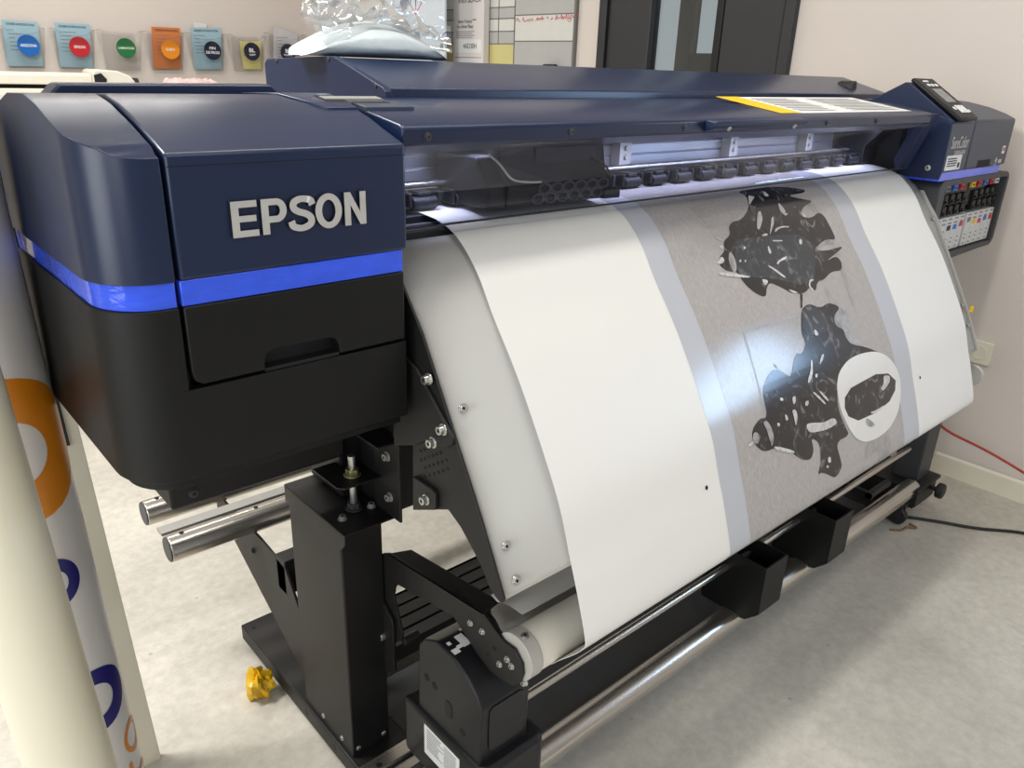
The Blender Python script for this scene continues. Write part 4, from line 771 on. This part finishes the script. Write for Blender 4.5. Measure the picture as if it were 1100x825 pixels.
def film(P00, P10, P01, P11, amp, nu=34, nv=26, seed=1):
    r = random.Random(seed); w = [(r.uniform(.3, 1), r.uniform(-40, 40), r.uniform(-60, 60), r.uniform(0, 6)) for _ in range(9)]
    V = []; Fc = []
    for i in range(nu+1):
        for j in range(nv+1):
            u, v = i/nu, j/nv
            p = (Vector(P00)*(1-u)+Vector(P10)*u)*(1-v)+(Vector(P01)*(1-u)+Vector(P11)*u)*v
            k = sum(a*abs(math.sin(kx*u*.13+kz*v*.13+ph))**.8 for a, kx, kz, ph in w)/4-.6
            jag = .006*math.sin(17*u+3*v)+.004*math.sin(41*u)
            V.append((p.x+k*amp*.5, max(p.y+k*amp, 1.215), p.z+jag*v))
    for i in range(nu):
        for j in range(nv): a = i*(nv+1)+j; Fc.append((a, a+nv+1, a+nv+2, a+1))
    b.add(V, Fc)
film((.70, 1.27, 1.362), (.955, 1.27, 1.362), (.648, 1.27, 1.41), (.93, 1.26, 1.50), .030, seed=1)
film((.72, 1.33, 1.372), (.97, 1.36, 1.36), (.69, 1.34, 1.46), (.92, 1.36, 1.50), .035, seed=2)
film((.72, 1.30, 1.375), (.975, 1.28, 1.36), (.76, 1.28, 1.43), (.985, 1.30, 1.40), .03, seed=4)
film((.668, 1.30, 1.40), (.74, 1.30, 1.37), (.70, 1.32, 1.46), (.82, 1.30, 1.48), .02, seed=6)
b.build('film', 'film', bag, sharp=25)
# ------------------------------------------------------------------ rolls and board leaning at the left
def cylmap(c0, c1, r, ang0):
    c0 = Vector(c0); c1 = Vector(c1); ax = (c1-c0).normalized()
    def f(u, z, d):   # u: arc length to the right seen from the front, z: height
        p = c0+ax*((z-c0.z)/ax.z); a = ang0+u/r
        return p+Vector((math.cos(a), math.sin(a), 0))*(r+d)
    return f
T0, T1, TRd = (.144, 1.18, 0), (.099, 1.18, 1.62), .069
tubeT = empty('printed_roll', (.144, 1.18, 0), 'white printed roll with orange and blue letters, leaning upright beside the printer', 'roll')
b = MB(); b.ring(T0, T1, TRd, TRd-.006, 128); b.build('sleeve', 'tubew', tubeT, sharp=50)
fm = cylmap(T0, T1, TRd, math.atan2(-1.18, -.13))
def decal(tri_mesh, m, name, cu, cz, sc, rot, mirror=1):
    """bends a flat shape (list of convex polygons) round the roll"""
    b = MB()
    for poly in tri_mesh:
        V = [fm(cu+sc*(x*math.cos(rot)-y*math.sin(rot)), cz+sc*(x*math.sin(rot)+y*math.cos(rot)), .0009) for x, y in poly]
        b.add(V, [tuple(range(len(V)))])
    b.build(name, m, tubeT, sharp=60)
def ringpoly(ro, ri, n=40, sy=1):
    out = []; k = 9
    for i in range(n):
        a0, a1 = 2*PI*i/n, 2*PI*(i+1)/n
        for j in range(k):
            r0 = ri+(ro-ri)*j/k; r1 = ri+(ro-ri)*(j+1)/k
            out.append([(r0*math.cos(a0), r0*math.sin(a0)*sy), (r1*math.cos(a0), r1*math.sin(a0)*sy), (r1*math.cos(a1), r1*math.sin(a1)*sy), (r0*math.cos(a1), r0*math.sin(a1)*sy)])
    return out
def barpoly(x0, x1, y0, y1, n=8): return [[(x0+(x1-x0)*i/n, y0), (x0+(x1-x0)*(i+1)/n, y0), (x0+(x1-x0)*(i+1)/n, y1), (x0+(x1-x0)*i/n, y1)] for i in range(n)]
decal(ringpoly(.108, .048), 'orange', 'large_letter', 0, .84, 1, 0)
decal(ringpoly(.042, .024), 'navyink', 'letter', .006, .628, 1, 0)
decal(ringpoly(.060, .032, sy=1.0), 'navyink', 'letter', .022, .395, 1, 0)
decal(ringpoly(.026, .018, sy=1.25), 'orange', 'small_letter', .077, .275, 1, 0)
decal([q for q in ringpoly(.024, .016, sy=1.2) if sum(p[1] for p in q)/4 < .004]+barpoly(.016, .024, 0, .034, 3)+barpoly(-.024, -.016, 0, .034, 3), 'orange', 'small_letter', .034, .200, 1, 0)
decal(ringpoly(.022, .015, sy=1.3)+barpoly(-.022, -.015, -.07, .03, 3), 'orange', 'small_letter', .086, .175, 1, 0)
b = MB(); b.cyl((.103, .937, 0), (.043, 1.035, 1.5), .051, 48); cr_ = b.build('cream_roll', 'cream', None, bevel=.002, sharp=50)
tag(cr_, 'plain cream vinyl roll standing upright in the left foreground', 'roll')
b = MB(); b.add([(x, y, z) for x, y, z in ((.205, 1.335, 0), (.27, 1.335, 0), (.27, 1.35, 0), (.205, 1.35, 0), (.142, 1.335, 1.6), (.207, 1.335, 1.6), (.207, 1.35, 1.6), (.142, 1.35, 1.6))], [(3, 2, 1, 0), (4, 5, 6, 7), (0, 1, 5, 4), (1, 2, 6, 5), (2, 3, 7, 6), (3, 0, 4, 7)])
bd = b.build('foam_board', 'board', None, bevel=.001); tag(bd, 'narrow cream board standing upright behind the printed roll', 'board')
b = MB(); b.add([(x, y, z) for x, y, z in ((.1785, 1.332, .735), (.222, 1.332, .735), (.222, 1.335, .735), (.1785, 1.335, .735), (.143, 1.332, 1.59), (.190, 1.332, 1.59), (.190, 1.335, 1.59), (.143, 1.335, 1.59))], [(3, 2, 1, 0), (4, 5, 6, 7), (0, 1, 5, 4), (1, 2, 6, 5), (2, 3, 7, 6), (3, 0, 4, 7)])
b.build('black_tape', 'cord', bd)  # dark strip along the board's left edge
# ------------------------------------------------------------------ small things on the floor
b = MB(); rnd = random.Random(11); n = 14; V = []; Fc = []
for i in range(n+1):
    t = PI*i/n
    for k in range(2*n):
        a = PI*k/n; r = .031*(1+.22*math.sin(3*a+2*t)+.14*math.sin(7*a-4*t)+.10*math.cos(5*t+a*2)+rnd.uniform(-.05, .05)*(0 < i < n))
        V.append((.499+r*.85*math.sin(t)*math.cos(a), 1.372+r*math.sin(t)*math.sin(a), max(.0005, .034+r*1.1*math.cos(t))))
for i in range(n):
    for k in range(2*n): Fc.append((i*2*n+k, i*2*n+(k+1) % (2*n), (i+1)*2*n+(k+1) % (2*n), (i+1)*2*n+k))
b.add(V, Fc); o = b.build('crumpled_bag', 'crumple', None, sharp=30); tag(o, 'crumpled yellow plastic bag on the floor beside the stand base', 'plastic bag')
b = MB(); b.tube(catmull([(2.37, .83, .006), (2.42, .80, .006), (2.465, .761, .006), (2.522, .679, .006), (2.578, .586, .006), (2.669, .478, .006), (2.74, .33, .006), (2.78, .1, .006)], 8), .005, 10)
o = b.build('black_cable', 'cord', None); tag(o, 'black power cable lying on the floor beside the caster', 'cable')
b = MB(); b.tube(catmull([(2.62, .98, .30), (2.72, .93, .262), (2.80, .871, .229), (2.81, .80, .198), (2.82, .68, .172), (2.82, .552, .138), (2.83, .36, .07), (2.83, .2, .015), (2.83, 0, .006)], 8), .0045, 10)
o = b.build('red_cable', 'redcord', None); tag(o, 'red cable drooping along the right wall behind the printer', 'cable')
b = MB(); b.tube(catmull([(2.345, .765, .004), (2.37, .742, .004), (2.40, .735, .0065), (2.425, .715, .004), (2.43, .74, .006)], 6), .0035, 6)
o = b.build('dry_scrap', 'orangepaper', None); o.data.materials[0] = mat('brown_scrap', srgb(120, 92, 66), .8, noise=.2, scale=60); tag(o, 'thin brown scrap on the floor beside the front caster', 'scrap')
so = empty('wall_socket', (RW, .80, .45), 'white socket plate low on the right wall behind the banner edge', 'socket')
b = MB(); b.prism(rrect(.765, .845, .44, .52, .008), 'x', RW-.010, RW); b.build('plate', 'skirt', so, bevel=.002)
b = MB(); b.ring((RW-.0115, .805, .48), (RW-.0095, .805, .48), .024, .020, 24); b.build('outlet', 'skirt', so)
# ------------------------------------------------------------------ right wall: whiteboard, poster, carton on a cabinet
wb = empty('whiteboard', (2.888, 3.2, 1.25), 'whiteboard with grey rows, a yellow cell and red handwriting on the right wall', 'whiteboard')
b = MB(); b.box(2.886, 2.899, 2.845, 4.15, 1.22, 2.05); b.build('panel', 'wbwhite', wb)
b = MB(); b.box(2.880, 2.899, 2.832, 2.845, 1.20, 2.07); b.box(2.880, 2.899, 4.15, 4.163, 1.20, 2.07); b.box(2.880, 2.899, 2.845, 4.15, 1.20, 1.22); b.box(2.880, 2.899, 2.845, 4.15, 2.05, 2.07); b.build('frame', 'wbline', wb, bevel=.001)
b = MB()
for y0, y1, z0, z1 in ((3.273, 4.15, 1.575, 1.625), (3.273, 4.15, 1.455, 1.5145), (2.845, 3.27, 1.588, 1.80), (2.845, 3.27, 1.22, 1.467)): b.box(2.8852, 2.886, y0, y1, z0, z1)
b.build('grey_cells', 'wbgrey', wb)
b = MB(); b.box(2.8852, 2.886, 3.273, 4.15, 1.22, 1.455); b.build('yellow_cell', 'wbyellow', wb)
b = MB()
for z in (1.455, 1.5145, 1.575, 1.628): b.box(2.8845, 2.8852, 3.27, 4.15, z-.0025, z+.0025)
for z in (1.467, 1.588): b.box(2.8845, 2.8852, 2.845, 3.27, z-.0025, z+.0025)
b.box(2.8845, 2.8852, 3.268, 3.276, 1.22, 2.05); b.box(2.8845, 2.8852, 3.396, 3.402, 1.455, 2.05); b.build('grid_lines', 'wbline', wb)
b = MB(); rnd = random.Random(5); y = 3.262
for wlen in (2, 6, 4, 1, 1, 6, 4):
    pts = []
    for i in range(wlen*3+1):
        pts.append((2.8846, y, 1.560+(3.262-y)*.03+rnd.uniform(-.007, .007)+(.012 if i % 7 == 2 else 0))); y -= .0048
    b.tube(catmull(pts, 3), .0011, 5); y -= .012
b.tube(catmull([(2.8846, 2.89, 1.59), (2.8846, 2.88, 1.565), (2.8846, 2.87, 1.59)], 4), .0011, 5); b.tube(catmull([(2.8846, 2.892, 1.562), (2.8846, 2.88, 1.552), (2.8846, 2.868, 1.562), (2.8846, 2.88, 1.568), (2.8846, 2.892, 1.562)], 3), .0011, 5)
b.build('handwriting', 'red', wb)
b = MB(); b.cyl((2.85, 3.0, 1.335), (2.85, 2.92, 1.335), .028, 24); b.box(2.83, 2.886, 2.93, 2.99, 1.30, 1.325); b.build('magnet_wiper', 'cord', wb, bevel=.004)
cab = empty('storage_cabinet', (2.72, 3.75, 0), 'grey storage cabinet behind the printer against the right wall, under the carton', 'cabinet')
b = MB(); b.box(2.56, 2.885, 3.2, 4.3, .06, 1.16); b.build('body', 'wbgrey', cab, bevel=.004)
b = MB(); b.box(2.55, 2.888, 3.19, 4.31, 1.16, 1.2); b.build('top', 'wbwhite', cab, bevel=.003)
for y in (3.21, 3.76):
    k = MB(); k.box(2.548, 2.56, y, y+.53, .08, 1.14); d = k.build('door', 'wbgrey', cab, bevel=.003)
    h = MB(); h.box(2.535, 2.548, y+.24, y+.30, .9, .92); h.build('handle', 'alu', d, bevel=.002)
k = MB(); k.box(2.58, 2.83, 3.24, 4.26, 0, .06); k.build('plinth', 'deep', cab)
ct = empty('paper_carton', (2.86, 3.6, 1.2), 'slim white paper carton with black lettering standing against the whiteboard', 'carton')
b = MB(); b.box(2.84, 2.878, 3.466, 3.729, 1.2, 1.95); b.build('box', 'carton', ct, bevel=.002)
XL = 2.8394
KY = lambda y: y*1.052
KZ = lambda z: 1.335+(z-1.335)*1.052
text('brand_line', 'ImEx BLACK', .04, 'ink', (XL, KY(3.41), KZ(1.652)), (0, -1, 0), (0, 0, 1), ct, extrude=.0002, width=.19, height=.03)
text('caption', 'Better Products\nfor a Better Planet', .02, 'ink', (XL, KY(3.445), KZ(1.541)), (0, -1, 0), (0, 0, 1), ct, extrude=.0002, width=.14, height=.042)
b = MB()
for i in range(4): b.box(XL, 2.8398, KY(3.37+.02*(i % 2)), KY(3.52), KZ(1.503-.009*i), KZ(1.506-.009*i))
b.box(XL, 2.8398, KY(3.355), KY(3.385), KZ(1.556), KZ(1.562)); b.build('small_print', 'grey', ct)
b = MB(); b.box(2.8390, 2.84, KY(3.31), KY(3.525), KZ(1.405), KZ(1.468)); sl = b.build('sticker', 'white', ct)
text('code', '4AD30H', .03, 'ink', (2.8386, KY(3.405), KZ(1.437)), (0, -1, 0), (0, 0, 1), sl, extrude=.0002, width=.115, height=.025)
b = MB(); b.box(XL, 2.8398, KY(3.31), KY(3.53), KZ(1.381), KZ(1.384)); b.build('fold_line', 'grey', ct)
ps = empty('safety_poster', (2.8, 4.0, 1.2), 'bluish white safety sheet with a red diamond on a board behind the plastic bag', 'poster')
b = MB(); b.box(2.70, 2.712, 3.62, 4.19, 1.2, 1.95); b.build('board', 'poster', ps, bevel=.001)
b = MB()
c = (3.885, 1.652); R0, R1 = .062, .052
b.add([(2.6992, c[0]+a*r, c[1]+d*r) for r in (R0, R1) for a, d in ((-1, 0), (0, 1), (1, 0), (0, -1))], [(0, 1, 5, 4), (1, 2, 6, 5), (2, 3, 7, 6), (3, 0, 4, 7)]); b.build('warning_diamond', 'red', ps)
b = MB(); b.box(2.6992, 2.6999, 3.881, 3.889, 1.632, 1.68); b.box(2.6992, 2.6999, 3.881, 3.889, 1.618, 1.626); b.build('exclamation_mark', 'ink', ps)
b = MB()
for i in range(9): b.box(2.6993, 2.7, 3.97+.03*(i % 3 == 0), 4.15-.02*(i % 2), 1.63-.022*i, 1.638-.022*i)
b.build('text_lines', 'wbgrey', ps)
b = MB(); b.box(2.6993, 2.7, 3.635, 3.66, 1.41, 1.45); b.build('corner_mark', 'grey', ps)
nt_ = empty('wall_notice', (2.89, 5.0, 1.35), 'small grey notice sheet on the right wall near the corner, left of the bag', 'notice')
b = MB(); b.box(2.890, 2.899, 5.02, 5.32, 1.28, 1.62); b.build('frame', 'wbgrey', nt_)
b = MB(); b.box(2.888, 2.890, 5.04, 5.30, 1.30, 1.60); k = b.build('sheet', 'poster', nt_)
b = MB(); b.box(2.8874, 2.888, 5.2, 5.26, 1.5, 1.53); b.build('mark', 'grey', nt_)
# ------------------------------------------------------------------ back wall pockets and their papers
W = 5.565
def sheet_paper(name, q, m, label, cat, header=True, dy=.03, lines=6):
    """q: corners TL, BL, BR, TR (x, z); leans forward a little"""
    o = empty(name, ((q[1][0]+q[2][0])/2, W-dy+.01, q[1][1]+.0), label, cat, 'papers in the wall pockets')
    b = MB(); zl = min(q[1][1], q[2][1])
    yy = lambda z: W-dy+.012-.055*(z-zl)*1.0
    V = [(x, yy(z), z) for x, z in q]+[(x, yy(z)+.003, z) for x, z in q]
    b.add(V, [(0, 1, 2, 3), (7, 6, 5, 4), (0, 4, 5, 1), (1, 5, 6, 2), (2, 6, 7, 3), (3, 7, 4, 0)]); pg_ = b.build('page', m, o)
    zt = (q[0][1]+q[3][1])/2
    if header:
        xm = (q[0][0]+q[3][0])/2; w = (q[3][0]-q[0][0])*.78; slope = (q[3][1]-q[0][1])/(q[3][0]-q[0][0])
        text('heading', 'DOSSIER DE PRODUCTION', .02, 'ink', (xm, yy(zt-.018)-.0012, zt-.018), (1, 0, slope), (0, -.055, 1), o, extrude=.0002, width=w, height=.0115)
    b = MB(); r = random.Random(len(label))
    for i in range(lines):
        z = zt-.05-.021*i; b.box(q[0][0]+.02, q[0][0]+.02+r.uniform(.03, .09), yy(z)-.0009, yy(z)-.0004, z, z+.003)
    if lines: b.build('text_lines', 'grey', o)
    return o
pk, pp, dc = G['pk'], G['pp'], G['disc']
def pocket(x0t, x0b, x1b, x1t, z0, z1, disc, dm, lines, label):
    o = empty('wall_pocket', ((x0b+x1b)/2, W, z0), label, 'document holder', 'clear document pockets on the back wall')
    dp = .075
    b = MB(); n = 12
    b.box(x0b+.005, x1b+.002, W-.003, W, z0, z1-.006)
    fr_ = [(x0b, z0), (x1b, z0), (x1t, z1)]+[(x1t+(x0t-x1t)*(i/n), z1-.038*math.sin(PI*i/n)**.7*(1 if .12 < i/n < .88 else .3)) for i in range(1, n)]+[(x0t, z1)]
    yf = lambda z: W-.034-(dp-.034)*(z-z0)/(z1-z0)
    V = [(x, yf(z), z) for x, z in fr_]+[(x, yf(z)+.0025, z) for x, z in fr_]; k = len(fr_)
    b.add(V, [tuple(range(k)), tuple(range(2*k-1, k-1, -1))]+[(i, (i+1) % k, (i+1) % k+k, i+k) for i in range(k)])
    b.add([(x0b, W-.034, z0), (x1b, W-.034, z0), (x1b, W, z0), (x0b, W, z0)], [(0, 1, 2, 3)])
    for xt, xb in ((x0t, x0b), (x1t, x1b)):
        b.add([(xb, yf(z0), z0), (xt, yf(z1), z1), (xt, W, z1), (xb, W, z0)], [(0, 1, 2, 3)])
    b.build('tray', 'acrylic', o)
    b = MB(); b.tube([(x, yf(z)-.0005, z) for x, z in fr_], .0016, 5); b.tube([(x0t, yf(z1), z1), (x0t, W-.002, z1)], .0016, 5); b.tube([(x1t, yf(z1), z1), (x1t, W-.002, z1)], .0016, 5); b.build('rim', 'glass', o)
    cx, cz, r = disc; yd = yf(cz)
    b = MB(); b.cyl((cx, yd-.0030, cz), (cx, yd-.0008, cz), r, 40); d = b.build('round_label', dm, o)
    for i, (t, w, h, dz) in enumerate(lines): text('label_text', t, .02, 'white', (cx, yd-.0036, cz+dz), (1, 0, 0), (0, 0, 1), d, extrude=.0002, bold=.0006, width=w, height=h)
Rr = .057
pocket(.985, 1.008, 1.187, 1.211, 1.250, 1.468, (1.1185, 1.3715, Rr), 'dblue', [('ARIZONA', .085, .0155, 0)], 'clear wall pocket with a blue disc label, leftmost of the row')
pocket(1.25, 1.27, 1.455, 1.479, 1.253, 1.47, (1.388, 1.374, Rr), 'dred', [('EPSON', .06, .0155, 0)], 'clear wall pocket with a red disc label')
pocket(1.507, 1.531, 1.724, 1.752, 1.248, 1.476, (1.651, 1.378, Rr), 'dgreen', [('LAMINATION', .092, .013, 0)], 'empty clear wall pocket with a green disc label')
pocket(1.771, 1.80, 1.99, 2.01, 1.256, 1.481, (1.92, 1.380, Rr), 'dorange', [('EURO', .055, .0145, 0)], 'clear wall pocket with an orange disc label')
pocket(2.039, 2.075, 2.261, 2.277, 1.262, 1.485, (2.193, 1.384, Rr), 'dnavy', [('FIN', .04, .017, .015), ('DE PROD', .09, .017, -.012)], 'clear wall pocket with a dark two-line disc over blue paper')
pocket(2.312, 2.346, 2.539, 2.566, 1.262, 1.488, (2.466, 1.388, Rr), 'dnavy', [('BL', .042, .026, .008), ('CLIENT', .045, .011, -.020)], 'clear wall pocket with a dark BL disc beside a yellow sheet')
pocket(2.583, 2.614, 2.845, 2.866, 1.29, 1.51, (2.734, 1.391, Rr), 'dnavy', [('BL', .042, .026, .010), ('TRANSPORT', .07, .011, -.016)], 'clear wall pocket with a dark BL disc, rightmost of the row, full of white papers')
def q4(i): return [pp[i], pp[i+1], pp[i+2], pp[i+3]]
sheet_paper('blue_sheet', q4(0), 'bluepaper', 'pale blue sheet standing in the pocket with the blue disc', 'paper')
sheet_paper('blue_sheet', q4(4), 'bluepaper', 'pale blue sheet standing in the pocket with the red disc', 'paper')
sheet_paper('orange_sheet', q4(8), 'orangepaper', 'orange sheet standing in the pocket with the orange disc', 'paper')
sheet_paper('blue_sheet', q4(12), 'bluepaper', 'pale blue sheet with a white slip behind it, in the fifth wall pocket', 'paper')
sheet_paper('yellow_sheet', q4(16), 'yellowpaper', 'half-width pale yellow sheet in the second last wall pocket', 'paper', header=False, lines=3)
sheet_paper('white_sheet', q4(20), 'greypaper', 'crumpled white papers sticking up in the rightmost wall pocket', 'paper', header=False, lines=8)
sheet_paper('white_slip', [pp[24], pp[25], pp[26], pp[27]], 'white', 'small white slip sticking up behind the blue sheet in the fifth pocket', 'paper', header=False, dy=.018, lines=1)
# ------------------------------------------------------------------ bench with the ivory cutter at the back
be = empty('work_bench', (1.2, 4.8, 0), 'grey work bench standing far behind the printer under the wall pockets', 'bench')
b = MB(); b.box(.2, 2.05, 4.45, 5.2, 1.10, 1.13); b.build('top', 'wbwhite', be, bevel=.003)
for x in (.25, 1.95):
    for y in (4.5, 5.1): k = MB(); k.box(x, x+.05, y, y+.05, 0, 1.10); k.build('leg', 'dkgrey', be, bevel=.002)
mc = empty('cutting_machine', (1.0, 4.85, 1.13), 'ivory roll cutter lying on the bench under the pockets at far left', 'cutting machine')
b = MB(); b.prism([(4.76, 1.185), (4.76, 1.232), (4.78, 1.242), (4.92, 1.242), (4.93, 1.185)], 'x', .30, 1.235); b.build('beam', 'machine', mc, bevel=.006)
b = MB(); b.box(.30, 1.235, 4.80, 4.93, 1.165, 1.185); b.build('gap', 'gap', mc)
b = MB(); b.box(.30, 1.30, 4.74, 4.95, 1.13, 1.165); b.build('bed', 'machine', mc, bevel=.004)
b = MB(); b.prism([(1.235, 1.13), (1.235, 1.25), (1.255, 1.264), (1.36, 1.258), (1.42, 1.235), (1.455, 1.19), (1.46, 1.13)], 'y', 4.74, 4.95); b.build('end_housing', 'machine', mc, bevel=.008)
b = MB(); b.prism([(1.24, 1.20), (1.24, 1.235), (1.275, 1.245), (1.30, 1.215), (1.295, 1.20)], 'y', 4.732, 4.741); b.build('dark_vent', 'deep', mc)
b = MB(); b.cyl((1.455, 4.83, 1.197), (1.485, 4.83, 1.197), .026, 20); b.build('knob', 'cord', mc, bevel=.004)
b = MB(); rnd = random.Random(9); V = []; Fc = []; nx, ny = 22, 8
for i in range(nx+1):
    for j in range(ny+1):
        e = min(1, 5*min(i/nx, 1-i/nx, j/ny, 1-j/ny)+.25)
        V.append((1.54+.33*i/nx, 4.55+.2*j/ny, 1.13+.095*e+rnd.uniform(-.008, .008)))
m_ = len(V); V += [(x, y, 1.13) for x, y, z in V]
for i in range(nx):
    for j in range(ny):
        a = i*(ny+1)+j; Fc += [(a, a+ny+1, a+ny+2, a+1), (m_+a, m_+a+1, m_+a+ny+2, m_+a+ny+1)]
edge = [i*(ny+1) for i in range(nx+1)]+[nx*(ny+1)+j for j in range(1, ny+1)]+[i*(ny+1)+ny for i in range(nx-1, -1, -1)]+[j for j in range(ny-1, 0, -1)]
for k in range(len(edge)): a, c = edge[k], edge[(k+1) % len(edge)]; Fc.append((a, c, c+m_, a+m_))
b.add(V, Fc); o = b.build('wrapped_packet', 'pink', None, sharp=25); tag(o, 'pink and white plastic wrapped packet lying on the bench', 'packet')
# ------------------------------------------------------------------ lights
def area(name, loc, rot, sx, sy, power, col=(1, 1, 1)):
    l = bpy.data.lights.new(name, 'AREA'); l.shape = 'RECTANGLE'; l.size = sx; l.size_y = sy; l.energy = power; l.color = col
    o = bpy.data.objects.new(name, l); COL.objects.link(o); o.location = loc; o.rotation_euler = rot; return o
WARM = (1, .965, .915)
area('ceiling_light', (.9, .75, 2.95), (0, 0, 0), 2.2, .18, 35, WARM)  # assumed unseen lamp, placed from the shadow edge behind the stand
area('ceiling_light', (-.8, 2.1, 2.95), (0, 0, 0), 1.2, .25, 150, WARM)  # assumed lamp, added for the bright rear floor
area('ceiling_light', (1.2, 4.4, 2.95), (0, 0, 0), 1.2, .25, 32, WARM)  # assumed lamp for the back of the room
area('ceiling_light', (.4, -1.4, 2.95), (0, 0, 0), 1.5, .35, 24, WARM)  # assumed lamp, added to light the sheet from the front
area('side_window_light', (-2.6, .4, 1.2), (0, math.radians(-90), 0), 1.4, 1.6, 50, (.92, .96, 1))  # added unseen fill from the left, lights the loop, leg and housing corner
area('front_window_light', (-1.9, -1.3, 1.55), Vector((1, .72, -.22)).to_track_quat('-Z', 'Y').to_euler(), 1.2, 1.3, 28, (.94, .97, 1))  # added fill to brighten the core and camera-facing sides, no window there
area('bay_light', (1.4, .96, 1.222), (math.radians(32), 0, 0), 1.6, .03, 4.5, (.66, .72, 1)).data.spread = math.radians(110)  # assumed lamp under the cover, added to light the printing bay lavender
w = bpy.data.worlds.new('daylight'); S.world = w; w.use_nodes = True
w.node_tree.nodes['Background'].inputs[0].default_value = (.90, .95, 1, 1); w.node_tree.nodes['Background'].inputs[1].default_value = .5
# ------------------------------------------------------------------ camera
cam = bpy.data.cameras.new('camera'); co = bpy.data.objects.new('camera', cam); COL.objects.link(co)
cam.sensor_fit = 'HORIZONTAL'; cam.sensor_width = 36; cam.lens = 830.51/1100*36; cam.clip_start = .02
Rm = Matrix(((.750712964, .227081334, -.620374172), (-.659862800, .302947901, -.687607195), (.031798294, .925557474, .377269442)))
co.matrix_world = Matrix.Translation((0, 0, 1.335)) @ Rm.to_4x4()
S.camera = co
S.view_settings.view_transform = 'Standard'; S.view_settings.look = 'None'; S.view_settings.gamma = 1; S.view_settings.use_curve_mapping = False
S.view_settings.exposure = -.36
S.cycles.max_bounces = 8; S.cycles.transparent_max_bounces = 16; S.cycles.caustics_reflective = False; S.cycles.caustics_refractive = False
